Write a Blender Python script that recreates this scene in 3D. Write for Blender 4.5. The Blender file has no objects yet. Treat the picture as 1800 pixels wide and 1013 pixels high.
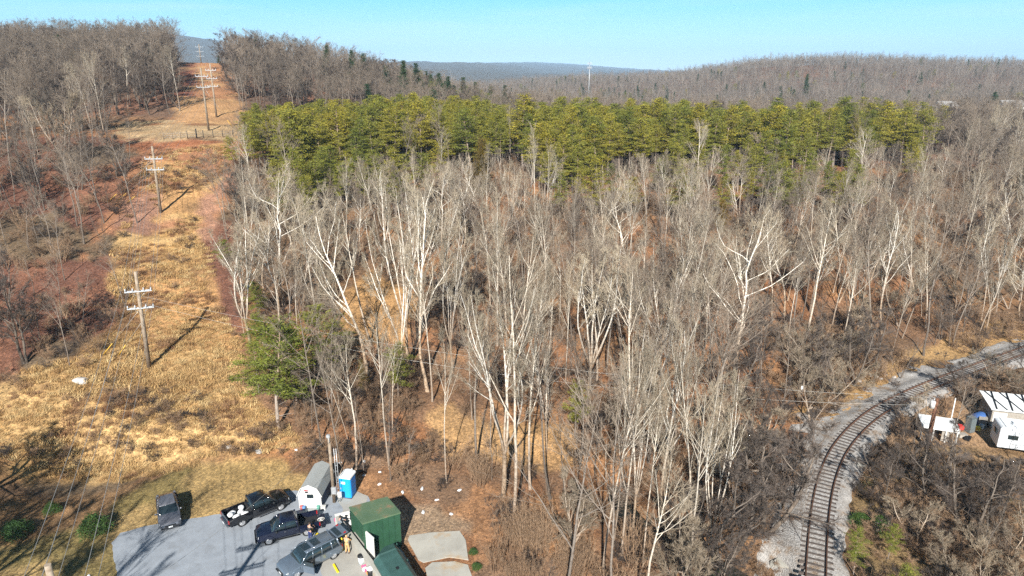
import bpy, bmesh, math, random
import numpy as np
from mathutils import Vector, Matrix, noise as mnoise
R = math.radians
SC = bpy.context.scene
# ------------------------------------------------------------------ camera, sky, sun, exposure
CAM_H = 38.0
PITCH = R(17.42)
cam_d = bpy.data.cameras.new('camera'); cam_d.sensor_width = 36; cam_d.lens = 24.0
cam_d.clip_start = 0.5; cam_d.clip_end = 40000
cam = bpy.data.objects.new('camera', cam_d); SC.collection.objects.link(cam)
cam.location = (0, 0, CAM_H); cam.rotation_euler = (R(90) - PITCH, 0, 0)
SC.camera = cam
SUN_EL, SHADOW_AZ = R(33), R(5)          # shadows fall away from the camera, slightly to the right
world = bpy.data.worlds.new('World'); SC.world = world; world.use_nodes = True
wn = world.node_tree; wn.nodes.clear()
wo = wn.nodes.new('ShaderNodeOutputWorld'); wb = wn.nodes.new('ShaderNodeBackground')
sky = wn.nodes.new('ShaderNodeTexSky'); sky.sky_type = 'NISHITA'; sky.sun_disc = False
sky.sun_elevation = SUN_EL; sky.sun_rotation = R(180) + SHADOW_AZ
sky.altitude = 200; sky.air_density = 1.0; sky.dust_density = 0.25; sky.ozone_density = 1.0
hs = wn.nodes.new('ShaderNodeHueSaturation'); hs.inputs['Hue'].default_value = 0.482; hs.inputs['Saturation'].default_value = 1.3
wn.links.new(sky.outputs[0], hs.inputs['Color'])
tcw = wn.nodes.new('ShaderNodeTexCoord'); spw = wn.nodes.new('ShaderNodeSeparateXYZ'); wn.links.new(tcw.outputs['Generated'], spw.inputs[0])
rw = wn.nodes.new('ShaderNodeValToRGB'); wn.links.new(spw.outputs[2], rw.inputs[0]); e_ = rw.color_ramp.elements   # clear winter sky: pale at the skyline, cyan above, deep overhead
for _ in range(4): e_.new(.5)
for e1, (p1, c1) in zip(e_, [(0.0, (.76, .92, .90)), (.035, (.42, .78, .95)), (.10, (.11, .56, .88)), (.20, (.03, .22, .45)), (.36, (.010, .055, .13)), (1, (.003, .014, .045))]): e1.position = p1; e1.color = (*c1, 1)
cn = wn.nodes.new('ShaderNodeTexNoise'); mpw = wn.nodes.new('ShaderNodeMapping'); mpw.inputs['Scale'].default_value = (1.5, 1.5, 22); wn.links.new(tcw.outputs['Generated'], mpw.inputs[0]); wn.links.new(mpw.outputs[0], cn.inputs['Vector']); cn.inputs['Scale'].default_value = 2.2; cn.inputs['Detail'].default_value = 6
cr_ = wn.nodes.new('ShaderNodeValToRGB'); wn.links.new(cn.outputs['Fac'], cr_.inputs[0]); cr_.color_ramp.elements[0].position = .5; cr_.color_ramp.elements[1].position = .8; cr_.color_ramp.elements[1].color = (.35, .35, .35, 1)
cm_ = wn.nodes.new('ShaderNodeMix'); cm_.data_type = 'RGBA'; wn.links.new(cr_.outputs[0], cm_.inputs['Factor']); wn.links.new(rw.outputs[0], cm_.inputs['A']); cm_.inputs['B'].default_value = (.6, .75, .82, 1)
sc_ = wn.nodes.new('ShaderNodeMix'); sc_.data_type = 'RGBA'; sc_.blend_type = 'MULTIPLY'; sc_.inputs['Factor'].default_value = 1; sc_.inputs['B'].default_value = (15.5, 15.5, 15.5, 1); wn.links.new(cm_.outputs['Result'], sc_.inputs['A'])
sm_ = wn.nodes.new('ShaderNodeMix'); sm_.data_type = 'RGBA'; sm_.inputs['Factor'].default_value = .88; wn.links.new(hs.outputs[0], sm_.inputs['A']); wn.links.new(sc_.outputs['Result'], sm_.inputs['B'])
wn.links.new(sm_.outputs['Result'], wb.inputs['Color'])
wb.inputs['Strength'].default_value = 0.05
wn.links.new(wb.outputs[0], wo.inputs['Surface'])
sun_d = bpy.data.lights.new('sun', 'SUN'); sun_d.energy = 5.0; sun_d.angle = R(0.53); sun_d.color = (1.0, 0.95, 0.87)
sun = bpy.data.objects.new('sun', sun_d); SC.collection.objects.link(sun)
sdir = Vector((math.sin(SHADOW_AZ) * math.cos(SUN_EL), math.cos(SHADOW_AZ) * math.cos(SUN_EL), -math.sin(SUN_EL)))
sun.rotation_euler = sdir.to_track_quat('-Z', 'Y').to_euler()
vs = SC.view_settings; vs.view_transform = 'Standard'; vs.look = 'None'; vs.exposure = 1.0; vs.gamma = 1; vs.use_curve_mapping = False
SC.cycles.use_denoising = False; SC.cycles.max_bounces = 4; SC.cycles.diffuse_bounces = 2; SC.cycles.glossy_bounces = 2; SC.cycles.transmission_bounces = 3
SC.cycles.volume_bounces = 0; SC.cycles.transparent_max_bounces = 8; SC.cycles.caustics_reflective = False; SC.cycles.caustics_refractive = False

# ------------------------------------------------------------------ terrain heights (world metres; u = x / y)
UC = [-1.6, -1.1, -.8, -.6, -.5, -.42, -.34, -.25, -.1, -.03, .05, .2, .35, .5, .65, .8, 1.1, 1.6]
DC = [20, 40, 60, 80, 100, 125, 150, 165, 180, 215, 250, 300, 400, 600, 900, 1400, 2500, 4500, 9500, 13000, 30000]
HT = [
 [0,0,0,0,0,0,0,0,0,0,0,0,0,0,.3,.6,.5,.5],
 [0,0,0,0,0,0,0,0,0,0,0,0,0,.3,.5,.6,.5,.5],
 [5,4,2.5,1.5,.6,.2,0,0,0,0,.2,.5,1,1,.8,.5,0,0],
 [10,9,9,6.5,6,5.5,5,4,3,3,3,2.5,2,1,1,1,1,1],
 [14,14,14,12,11,10.5,9,8,7,7,7,6,5.5,4,2,1.5,1,1],
 [20,20,20,19,18,17,15.5,13,12,12,12,11,10,9,7,5,4,4],
 [25,25,25,25.3,25.3,25.2,22.5,18.5,17,16.5,16,15,14,12,11,9,8,8],
 [27,26,25.5,25.4,25.3,25.3,23.5,20,18,17.5,17,16,15,14,12,10,9,9],
 [28,27,26,26,26.2,26.5,24.5,21.5,19,18.5,18,17,16,15,13,11,10,10],
 [32,32,33,32,31.5,31.5,28,25,20,18.5,17,16,15,15,14,12,11,11],
 [37,38,38,37,36.5,36.5,34,29,21,18,15,13,13,13,13,13,12,12],
 [42,43,43,43,43.5,43,41.5,37,25,18,13,10,10,10,12,14,14,14],
 [44,46,46,44,42,40,40,36,22,15,10,8,9,11,15,18,20,20],
 [50,50,46,40,34,30,28,26,15,12,12,12,20,21,22,24,26,26],
 [50,50,42,40,30,28,26,25,13,14,24,27,47,49,46,41,40,40],
 [40,40,35,32,25,24,22,20,5,8,16,20,40,42,38,35,35,35],
 [60,60,60,50,30,25,20,20,15,18,20,25,30,30,30,30,30,30],
 [200,210,250,285,305,250,180,108,108,96,34,34,60,60,60,60,60,60],
 [300,300,300,250,200,150,120,110,125,175,190,72,60,60,60,60,60,60],
 [200,200,200,200,150,120,110,100,100,110,110,95,60,60,60,60,60,60],
 [50]*18]
HT = np.array(HT, float); UCa = np.array(UC); LD = np.log(np.array(DC, float))
NU, ND = 520, 700
ug = np.linspace(-1.6, 1.6, NU); lg = np.linspace(LD[0], LD[-1], ND)
_rows = np.array([np.interp(ug, UCa, r) for r in HT])
G = np.array([np.interp(lg, LD, _rows[:, j]) for j in range(NU)]).T     # ND x NU
def _blur(a, k, ax):
    pad = [(0, 0), (0, 0)]; pad[ax] = (k, k)
    b = np.pad(a, pad, mode='edge'); c = np.cumsum(b, axis=ax)
    z = np.zeros_like(np.take(c, [0], axis=ax)); c = np.concatenate([z, c], axis=ax)
    n = 2 * k + 1
    return (np.take(c, range(n, c.shape[ax]), axis=ax) - np.take(c, range(0, c.shape[ax] - n), axis=ax)) / n
for _ in range(3):
    G = _blur(G, 3, 0); G = _blur(G, 5, 1)
def base_h(x, y):
    y2 = np.maximum(y, 20.0); u = np.clip(x / y2, -1.6, 1.6); l = np.clip(np.log(y2), LD[0], LD[-1])
    fu = (u + 1.6) / 3.2 * (NU - 1); fl = (l - LD[0]) / (LD[-1] - LD[0]) * (ND - 1)
    iu = np.clip(fu.astype(int), 0, NU - 2); il = np.clip(fl.astype(int), 0, ND - 2); a = fu - iu; b = fl - il
    return (G[il, iu] * (1 - a) + G[il, iu + 1] * a) * (1 - b) + (G[il + 1, iu] * (1 - a) + G[il + 1, iu + 1] * a) * b
_rs = np.random.RandomState(5)
_tab = _rs.rand(256, 256)
def vnoise(x, y):
    xi = np.floor(x).astype(int); yi = np.floor(y).astype(int); fx = x - xi; fy = y - yi
    fx = fx * fx * (3 - 2 * fx); fy = fy * fy * (3 - 2 * fy)
    t = lambda i, j: _tab[i & 255, j & 255]
    return ((t(xi, yi) * (1 - fx) + t(xi + 1, yi) * fx) * (1 - fy) + (t(xi, yi + 1) * (1 - fx) + t(xi + 1, yi + 1) * fx) * fy) * 2 - 1
def fbm(x, y, s, o=4):
    r = 0; a = 1
    for k in range(o):
        r = r + a * vnoise(x / s + 17.3 * k, y / s + 9.1 * k); a *= .5; s = s / 2.03
    return r
# railway centre line (world x, y)
def ray_px(px, py):
    d = Vector(((px - 900) / 1200, -(py - 506.5) / 1200, -1)); d.rotate(cam.rotation_euler); return d
def px_flat(px, py, h=0.0):
    d = ray_px(px, py); t = (h - CAM_H) / d.z; return Vector((d.x * t, d.y * t, h))
RAILPX = [(1432, 1090), (1434, 1013), (1438, 940), (1445, 880), (1457, 832), (1477, 790), (1509, 752), (1547, 722), (1592, 698), (1640, 677), (1700, 654), (1770, 628), (1850, 602), (1960, 578)]
_rp = [px_flat(a, b, 1.2) for a, b in RAILPX]
def catmull(P, n):
    out = []
    for i in range(len(P) - 1):
        p0 = P[max(i - 1, 0)]; p1 = P[i]; p2 = P[i + 1]; p3 = P[min(i + 2, len(P) - 1)]
        for k in range(n):
            t = k / n
            out.append(0.5 * ((2 * p1) + (p2 - p0) * t + (2 * p0 - 5 * p1 + 4 * p2 - p3) * t * t + (3 * p1 - p0 - 3 * p2 + p3) * t ** 3))
    out.append(P[-1]); return out
RAIL = catmull(_rp, 14)
for _ in range(4):
    RAIL = [RAIL[0]] + [(RAIL[i - 1] + RAIL[i] * 2 + RAIL[i + 1]) / 4 for i in range(1, len(RAIL) - 1)] + [RAIL[-1]]
RAILxy = np.array([[p.x, p.y] for p in RAIL])
def rail_dist(x, y):
    x = np.atleast_1d(np.asarray(x, float)); y = np.atleast_1d(np.asarray(y, float)); best = np.full(x.shape, 1e9)
    for i in range(len(RAILxy) - 1):
        ax, ay = RAILxy[i]; bx, by = RAILxy[i + 1]; dx, dy = bx - ax, by - ay; L = dx * dx + dy * dy
        t = np.clip(((x - ax) * dx + (y - ay) * dy) / L, 0, 1)
        best = np.minimum(best, np.hypot(x - ax - dx * t, y - ay - dy * t))
    return best
LOTPX = [(196, 955), (212, 938), (255, 926), (330, 912), (400, 903), (455, 868), (520, 862), (560, 868), (590, 876), (612, 868), (648, 872), (658, 900), (662, 935), (700, 960), (735, 1013), (760, 1100), (740, 1150), (720, 1180), (700, 1200), (215, 1200), (205, 1013)]
def inpoly(x, y, poly):
    x = np.asarray(x, float); y = np.asarray(y, float); c = np.zeros(x.shape, bool); n = len(poly)
    for i in range(n):
        x1, y1 = poly[i]; x2, y2 = poly[(i + 1) % n]
        if y1 == y2: continue
        c ^= ((y1 > y) != (y2 > y)) & (x < (x2 - x1) * (y - y1) / (y2 - y1) + x1)
    return c
LOT = [tuple(px_flat(a, b)[:2]) for a, b in LOTPX]
def sstep(a, b, x):
    t = np.clip((x - a) / (b - a), 0, 1); return t * t * (3 - 2 * t)
LOTC = (-19.5, 46.0)
def creek_dist(x, y):
    # a small stream crossing under the line, low right
    return np.abs((x - 19.0) * 0.8 + (y - 44.0) * 0.6 + .8 * np.sin(y * .5))
def height(x, y):
    x = np.atleast_1d(np.asarray(x, float)); y = np.atleast_1d(np.asarray(y, float))
    h = base_h(x, y)
    h = h + fbm(x, y, 14., 4) * .55 * sstep(45, 80, y) + fbm(x + 300, y, 2.2, 3) * .11 + np.minimum(np.maximum(y - 200, 0) * .010, 14) * fbm(x, y, 160., 4) * sstep(230, 600, y) * .6
    # plateau field is smooth
    # lot pad
    m = 1 - sstep(0, 1, (np.maximum(np.abs(x - LOTC[0]) / 22., np.abs(y - LOTC[1]) / 14.) - 1) / .35)
    m = np.where(y < 45, np.maximum(m, (x < 5) * 1.0 * (1 - sstep(0, 8, x + 3)) * (1 - sstep(0, 12, -42 - x))), m)
    h = h * (1 - m)
    # railway bench
    near = (y < 170) & (y > -20) & (x > 5)
    if near.any():
        rd = np.full(x.shape, 1e3); rd[near] = rail_dist(x[near], y[near])
        k = 1 - sstep(4.5, 10., rd); h = h * (1 - k) + .75 * k
        cd = creek_dist(x, y); ck = (1 - sstep(1.2, 3.6, cd)) * sstep(5, 11, x) * (1 - sstep(30, 36, x)) * (y < 62)
        h = h - 2.6 * ck
    return h
def H(x, y): return float(height(x, y)[0])
def G3(x, y, dz=0.0): return Vector((x, y, H(x, y) + dz))
def hit(px, py, tmax=1200.):
    """ground point met by the photo ray through a pixel of the 1800 x 1013 picture"""
    d = ray_px(px, py); t = np.concatenate([np.arange(20, 200, .25), np.arange(200, tmax, 1.5)])
    x = d.x * t; y = d.y * t; z = CAM_H + d.z * t; hh = height(x, y); i = np.where(z < hh)[0]
    if len(i) == 0: return None
    i = i[0]; return Vector((x[i], y[i], hh[i]))
def proj(x, y, z):
    s, c = math.sin(PITCH), math.cos(PITCH); dz = CAM_H - z; zz = y * c + dz * s; v = (dz * c - y * s) / zz
    return 900 + 1200 * x / zz, 506.5 + 1200 * v
# ------------------------------------------------------------------ helpers
COL = SC.collection
def tag(o, label=None, cat=None, group=None, kind=None):
    if label: o['label'] = label
    if cat: o['category'] = cat
    if group: o['group'] = group
    if kind: o['kind'] = kind
    return o
def empty(name, loc=(0, 0, 0), rz=0.0, label=None, cat=None, group=None):
    o = bpy.data.objects.new(name, None); COL.objects.link(o); o.location = loc; o.rotation_euler = (0, 0, rz); o.empty_display_size = .2
    return tag(o, label, cat, group)
def copy_tree(o, parent=None):
    c = o.copy(); COL.objects.link(c)
    if parent: c.parent = parent
    for ch in list(o.children): copy_tree(ch, c)
    return c
class MB:
    """collects boxes, tubes, prisms and builds ONE mesh"""
    def __init__(s): s.v = []; s.f = []; s.m = []; s.sm = []
    def add(s, vs, fs, mi=0, smooth=False, M=None):
        b = len(s.v)
        s.v += [tuple(M @ Vector(v)) if M else tuple(v) for v in vs]
        s.f += [tuple(i + b for i in f) for f in fs]; s.m += [mi] * len(fs); s.sm += [smooth] * len(fs); return s
    def box(s, c, d, rz=0, mi=0, M=None):
        x, y, z = d[0] / 2, d[1] / 2, d[2] / 2; Mx = Matrix.Translation(Vector(c)) @ Matrix.Rotation(rz, 4, 'Z')
        if M: Mx = M @ Mx
        v = [(-x, -y, -z), (x, -y, -z), (x, y, -z), (-x, y, -z), (-x, -y, z), (x, -y, z), (x, y, z), (-x, y, z)]
        return s.add(v, [(0, 3, 2, 1), (4, 5, 6, 7), (0, 1, 5, 4), (1, 2, 6, 5), (2, 3, 7, 6), (3, 0, 4, 7)], mi, False, Mx)
    def tube(s, pts, rad, n=8, mi=0, caps=True, smooth=True):
        pts = [Vector(p) for p in pts]; rad = rad if isinstance(rad, (list, tuple)) else [rad] * len(pts); vs = []; fs = []
        for i, p in enumerate(pts):
            t = (pts[min(i + 1, len(pts) - 1)] - pts[max(i - 1, 0)]).normalized()
            a = Vector((0, 0, 1)) if abs(t.z) < .9 else Vector((1, 0, 0)); u = t.cross(a).normalized(); w = t.cross(u)
            for k in range(n):
                an = 2 * math.pi * k / n; vs.append(p + (u * math.cos(an) + w * math.sin(an)) * rad[i])
        for i in range(len(pts) - 1):
            for k in range(n): fs.append((i * n + k, i * n + (k + 1) % n, (i + 1) * n + (k + 1) % n, (i + 1) * n + k))
        b = len(s.v); s.add(vs, fs, mi, smooth)
        if caps: s.add([], [], mi); s.f += [tuple(b + k for k in reversed(range(n))), tuple(b + (len(pts) - 1) * n + k for k in range(n))]; s.m += [mi] * 2; s.sm += [False] * 2
        return s
    def prism(s, poly, y0, y1, mi=0, M=None, smooth=False):
        """poly in (x,z), extruded along y"""
        n = len(poly); v = [(p[0], y0, p[1]) for p in poly] + [(p[0], y1, p[1]) for p in poly]
        f = [tuple(range(n)), tuple(reversed(range(n, 2 * n)))] + [(i, i + n, (i + 1) % n + n, (i + 1) % n) for i in range(n)]
        return s.add(v, f, mi, smooth, M)
    def loft(s, secs, mi=0, closed=True, cap=True, smooth=True, M=None):
        n = len(secs[0]); v = [p for q in secs for p in q]; f = []
        for i in range(len(secs) - 1):
            for k in range(n if closed else n - 1): f.append((i * n + k, i * n + (k + 1) % n, (i + 1) * n + (k + 1) % n, (i + 1) * n + k))
        if cap: f += [tuple(reversed(range(n))), tuple((len(secs) - 1) * n + k for k in range(n))]
        return s.add(v, f, mi, smooth, M)
    def sphere(s, c, r, n=10, m=6, mi=0, M=None):
        r = r if isinstance(r, (tuple, list)) else (r, r, r); secs = []
        for j in range(m + 1):
            a = -math.pi / 2 + math.pi * j / m; q = max(math.cos(a), .02)
            secs.append([(c[0] + r[0] * q * math.cos(2 * math.pi * k / n), c[1] + r[1] * q * math.sin(2 * math.pi * k / n), c[2] + r[2] * math.sin(a)) for k in range(n)])
        return s.loft(secs, mi, M=M)
    def build(s, name, mats, parent=None, bevel=0.0):
        me = bpy.data.meshes.new(name); me.from_pydata(s.v, [], s.f); mats = mats if isinstance(mats, (list, tuple)) else [mats]
        for m in mats: me.materials.append(m)
        me.polygons.foreach_set('material_index', s.m); me.polygons.foreach_set('use_smooth', s.sm)
        bm = bmesh.new(); bm.from_mesh(me); bmesh.ops.recalc_face_normals(bm, faces=bm.faces)
        if bevel: 
            es = [e for e in bm.edges if len(e.link_faces) == 2 and e.calc_face_angle(0) > .5]
            bmesh.ops.bevel(bm, geom=es, offset=bevel, segments=2, affect='EDGES', clamp_overlap=True)
        bm.to_mesh(me); bm.free(); me.update()
        o = bpy.data.objects.new(name, me); COL.objects.link(o)
        if parent: o.parent = parent
        return o
def np_mesh(name, V, F, mats, mi=None, smooth=False):
    """fast mesh from arrays: F is (n,3) or (n,4) or list of both"""
    me = bpy.data.meshes.new(name); Fs = F if isinstance(F, list) else [F]; Fs = [f for f in Fs if len(f)]
    me.vertices.add(len(V)); me.vertices.foreach_set('co', np.asarray(V, np.float32).ravel())
    loops = np.concatenate([f.ravel() for f in Fs]); tot = np.concatenate([np.full(len(f), f.shape[1]) for f in Fs])
    me.loops.add(len(loops)); me.loops.foreach_set('vertex_index', loops.astype(np.int32))
    me.polygons.add(len(tot)); st = np.concatenate([[0], np.cumsum(tot)[:-1]])
    me.polygons.foreach_set('loop_start', st.astype(np.int32)); me.polygons.foreach_set('loop_total', tot.astype(np.int32))
    for m in (mats if isinstance(mats, (list, tuple)) else [mats]): me.materials.append(m)
    if mi is not None: me.polygons.foreach_set('material_index', np.asarray(mi, np.int32))
    me.polygons.foreach_set('use_smooth', np.full(len(tot), smooth)); me.update(calc_edges=True); me.validate()
    return me
# ------------------------------------------------------------------ materials
def _nt(name):
    m = bpy.data.materials.new(name); m.use_nodes = True; nt = m.node_tree; return m, nt, nt.nodes['Principled BSDF']
def _n(nt, t, **k):
    n = nt.nodes.new(t)
    for a, b in k.items(): setattr(n, a, b)
    return n
def ramp(nt, fac, stops):
    r = _n(nt, 'ShaderNodeValToRGB'); e = r.color_ramp.elements
    while len(e) < len(stops): e.new(.5)
    for i, (p, c) in enumerate(stops): e[i].position = p; e[i].color = (*c, 1)
    nt.links.new(fac, r.inputs[0]); return r.outputs[0]
def noise(nt, scale, detail=4, coord=None, rough=.6, vec=None):
    t = _n(nt, 'ShaderNodeTexNoise'); t.inputs['Scale'].default_value = scale; t.inputs['Detail'].default_value = detail; t.inputs['Roughness'].default_value = rough
    if vec is None:
        c = _n(nt, 'ShaderNodeTexCoord'); vec = c.outputs[coord or 'Object']
    nt.links.new(vec, t.inputs['Vector']); return t.outputs['Fac']
def mix(nt, a, b, fac, mode='MIX'):
    m = _n(nt, 'ShaderNodeMix', data_type='RGBA', blend_type=mode); 
    for s, v in ((m.inputs['A'], a), (m.inputs['B'], b), (m.inputs['Factor'], fac)):
        if isinstance(v, bpy.types.NodeSocket): nt.links.new(v, s)
        elif isinstance(v, (int, float)): s.default_value = v
        else: s.default_value = (*v, 1)
    return m.outputs['Result']
def bump(nt, b, h, strength=.3, dist=.05):
    n = _n(nt, 'ShaderNodeBump'); n.inputs['Strength'].default_value = strength; n.inputs['Distance'].default_value = dist
    nt.links.new(h, n.inputs['Height']); nt.links.new(n.outputs[0], b.inputs['Normal'])
def mat(name, col, rough=.6, metal=0., var=.25, scale=6., col2=None, bmp=0., spec=None, coat=0.):
    """painted or plain surface with noise wear"""
    m, nt, b = _nt(name); c = Vector(col); f = noise(nt, scale, 5)
    c2 = Vector(col2) if col2 else c * (1 - var)
    cc = ramp(nt, f, [(.35, tuple(c2)), (.62, tuple(c))]); nt.links.new(cc, b.inputs['Base Color'])
    b.inputs['Roughness'].default_value = rough; b.inputs['Metallic'].default_value = metal
    if spec is not None: b.inputs['Specular IOR Level'].default_value = spec
    if coat: b.inputs['Coat Weight'].default_value = coat; b.inputs['Coat Roughness'].default_value = .08
    if bmp: bump(nt, b, f, bmp, .03)
    return m
# ------------------------------------------------------------------ ground sheet
def warp_axis(parts):
    out = []
    for a, b, n in parts: out += list(np.linspace(a, b, n, endpoint=False))
    out.append(parts[-1][1]); return np.array(out)
ys = warp_axis([(-300, -20, 14), (-20, 30, 40), (30, 185, 310), (185, 330, 120), (330, 700, 110), (700, 1500, 80), (1500, 6000, 90), (6000, 13000, 60)])
us = warp_axis([(-1, -.3, 210), (-.3, .3, 200), (.3, 1, 210)])
def zone_cols(x, y):
    """base colour of the ground by what covers it (leaf litter, dry grass, red soil, mown field...)"""
    n = len(x); h = height(x, y); s, c = math.sin(PITCH), math.cos(PITCH); dz = CAM_H - h; zz = np.maximum(y * c + dz * s, 1)
    jx = fbm(x + 50, y + 90, 7., 3) + .55 * fbm(x + 70, y, 1.4, 3); jy = fbm(x + 250, y - 90, 7., 3) + .55 * fbm(x + 9, y + 44, 1.4, 3)
    px = 900 + 1200 * x / zz + jx * 14; py = 506.5 + 1200 * (dz * c - y * s) / zz + jy * 9
    litter = np.array((.20, .123, .076)); col = np.tile(litter, (n, 1))
    def put(mask, cc, k=1.0):
        col[mask] = col[mask] * (1 - k) + np.array(cc) * k
    f1 = fbm(x + 11, y + 5, 18., 4); f2 = fbm(x - 40, y + 33, 6., 4)
    put(f1 > .25, (.25, .13, .068)); put(f1 < -.3, (.17, .11, .068)); put((f2 > .5), (.30, .17, .085), .7); put(f2 < -.6, (.13, .09, .06), .7)
    # far woodland floor
    far = y > 185; put(far, (.16, .105, .075)); put(far & (f1 > .3), (.22, .12, .08))
    vfar = y > 1100; put(vfar, (.10, .085, .06)); 
    # left bank under the trees: dark red-brown leaves
    lb = (x / np.maximum(y, 1) < -.42) & (y > 55) & (y < 150); put(lb, (.155, .078, .055)); put(lb & (f2 > .15), (.20, .10, .065)); put(lb & (f1 < -.25), (.16, .12, .08))
    near = y < 150
    gold = [(-400, 760), (-100, 700), (60, 655), (130, 620), (205, 565), (205, 480), (215, 400), (250, 350), (262, 262), (420, 262), (400, 330), (365, 420), (375, 520), (420, 600), (440, 690), (480, 735), (560, 780), (480, 800), (400, 800), (300, 830), (215, 850), (100, 850), (-400, 900)]
    g = near & inpoly(px, py, gold)
    put(g, (.43, .275, .12)); put(g & (f2 > .2), (.49, .335, .16)); put(g & (f1 > .25), (.40, .24, .11)); put(g & (f2 < -.45), (.26, .16, .08)); put(g & (py < 400) & (f1 < .1), (.38, .20, .11))
    mid = near & inpoly(px, py, [(190, 250), (430, 246), (410, 300), (250, 330), (200, 420), (150, 470), (205, 330)])
    put(mid & (f2 < .3), (.30, .155, .085))
    red = near & inpoly(px, py, [(205, 352), (262, 330), (280, 372), (262, 420), (214, 400)]); put(red, (.29, .165, .115))
    tr = near & inpoly(px, py, [(418, 300), (400, 302), (352, 335), (340, 370), (352, 395), (362, 425), (390, 425), (372, 390), (368, 360), (385, 335), (420, 312)]); put(tr, (.33, .19, .13))
    rim = near & (y > 132) & inpoly(px, py, [(180, 243), (430, 240), (430, 252), (300, 262), (180, 256)]); put(rim, (.29, .125, .065))
    # mown field on the plateau
    fld = (y > 141) & (y < 182) & inpoly(px, py, [(196, 216), (450, 216), (450, 242), (300, 244), (205, 236)]); put(fld, (.42, .31, .18)); put(fld & (f2 > .3), (.39, .275, .155))
    cor = (y > 175) & (y < 320) & inpoly(px, py, [(300, 224), (436, 224), (412, 150), (400, 100), (330, 100), (322, 150)])
    put(cor, (.42, .255, .13)); put(cor & (y > 215), (.36, .19, .10)); put(cor & (px < 345 + jx * 10) & (y > 215), (.22, .10, .07)); put(cor & (f2 > .4), (.44, .28, .14))
    # mown lawn round the car park
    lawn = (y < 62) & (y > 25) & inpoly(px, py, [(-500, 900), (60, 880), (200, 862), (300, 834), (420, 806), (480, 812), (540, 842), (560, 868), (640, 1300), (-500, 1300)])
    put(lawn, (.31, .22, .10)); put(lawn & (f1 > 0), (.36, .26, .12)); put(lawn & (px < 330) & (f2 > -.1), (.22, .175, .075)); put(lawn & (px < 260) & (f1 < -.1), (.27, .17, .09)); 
    oran = (y < 66) & inpoly(px, py, [(560, 800), (640, 790), (700, 800), (860, 850), (1010, 905), (1060, 1013), (1060, 1200), (840, 1200), (830, 930), (720, 860), (620, 850), (560, 850)])
    put(oran, (.30, .17, .092)); put(oran & (f2 > .25), (.39, .22, .115)); put(oran & (f2 < -.1), (.22, .145, .095))
    dirt = (y < 60) & inpoly(px, py, [(625, 875), (690, 865), (760, 890), (830, 925), (830, 945), (660, 960), (640, 900)]); put(dirt, (.36, .30, .22), .6)
    gl = near & inpoly(px, py, [(745, 735), (800, 700), (850, 740), (1000, 745), (1020, 800), (960, 830), (840, 800), (780, 800)]); put(gl, (.42, .27, .13), .8)
    gl2 = near & inpoly(px, py, [(585, 520), (640, 470), (740, 520), (700, 600), (600, 600)]); put(gl2, (.44, .27, .12), .8)
    # right of the line: yard soil and grass
    yard = near & (x > 24) & inpoly(px, py, [(1570, 700), (1640, 690), (1850, 640), (2300, 640), (2300, 1300), (1500, 1300), (1500, 900)])
    put(yard, (.25, .18, .095)); put(yard & (f1 > .1), (.30, .20, .11)); put(yard & (f2 > .55), (.19, .18, .08)); put(yard & (py < 790) & (f2 < .3), (.33, .22, .13))
    bank = near & inpoly(px, py, [(1400, 740), (1440, 700), (1560, 640), (1640, 600), (1760, 560), (1900, 540), (1900, 590), (1660, 640), (1480, 740)]); put(bank, (.42, .28, .13), .8)
    col *= (1 + .16 * fbm(x, y, 1.3, 3)[:, None] + .10 * f1[:, None])
    return np.clip(col, .01, .8)
_V = []; _nx = len(us); _ny = len(ys)
for y in ys:
    w = 1.45 * max(y, 60.0); 
    xx = us * w if y > 60 else us * 1.45 * 60
    _V.append(np.stack([xx, np.full(_nx, y), np.zeros(_nx)], 1))
V = np.concatenate(_V); V[:, 2] = height(V[:, 0], V[:, 1])
ii = (np.arange(_ny - 1)[:, None] * _nx + np.arange(_nx - 1)[None, :]).ravel()
me = np_mesh('ground', V, np.stack([ii, ii + 1, ii + 1 + _nx, ii + _nx], 1), [], smooth=True)
at = me.color_attributes.new('cover', 'FLOAT_COLOR', 'POINT')
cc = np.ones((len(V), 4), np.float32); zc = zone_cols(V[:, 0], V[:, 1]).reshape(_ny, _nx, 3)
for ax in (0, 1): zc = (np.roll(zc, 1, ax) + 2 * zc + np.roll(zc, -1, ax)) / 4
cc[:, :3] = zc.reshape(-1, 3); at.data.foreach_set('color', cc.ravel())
m_ground, nt, b = _nt('ground_cover')
ca = _n(nt, 'ShaderNodeVertexColor', layer_name='cover')
n1 = noise(nt, 9.0, 6, rough=.75); n2 = noise(nt, 1.1, 5, rough=.65); n3 = noise(nt, .06, 5)
vz = _n(nt, 'ShaderNodeTexVoronoi'); vz.inputs['Scale'].default_value = 5.5; tcg = _n(nt, 'ShaderNodeTexCoord'); nt.links.new(tcg.outputs['Object'], vz.inputs['Vector'])
c0 = mix(nt, ca.outputs[0], ramp(nt, vz.outputs['Color'], [(0, (.45, .42, .42)), (.5, (.95, .95, .95)), (1, (1.75, 1.65, 1.5))]), .75, 'MULTIPLY')
c = mix(nt, c0, ramp(nt, n1, [(.30, (.38, .34, .32)), (.5, (1, 1, 1)), (.72, (1.65, 1.6, 1.5))]), .85, 'MULTIPLY')
c = mix(nt, c, ramp(nt, n2, [(.3, (.6, .58, .56)), (.5, (1, 1, 1)), (.7, (1.25, 1.22, 1.2))]), .7, 'MULTIPLY')
c = mix(nt, c, ramp(nt, n3, [(.35, (.8, .8, .85)), (.65, (1.15, 1.1, 1.05))]), .6, 'MULTIPLY')
nt.links.new(c, b.inputs['Base Color']); b.inputs['Roughness'].default_value = .95; b.inputs['Specular IOR Level'].default_value = .1
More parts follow.
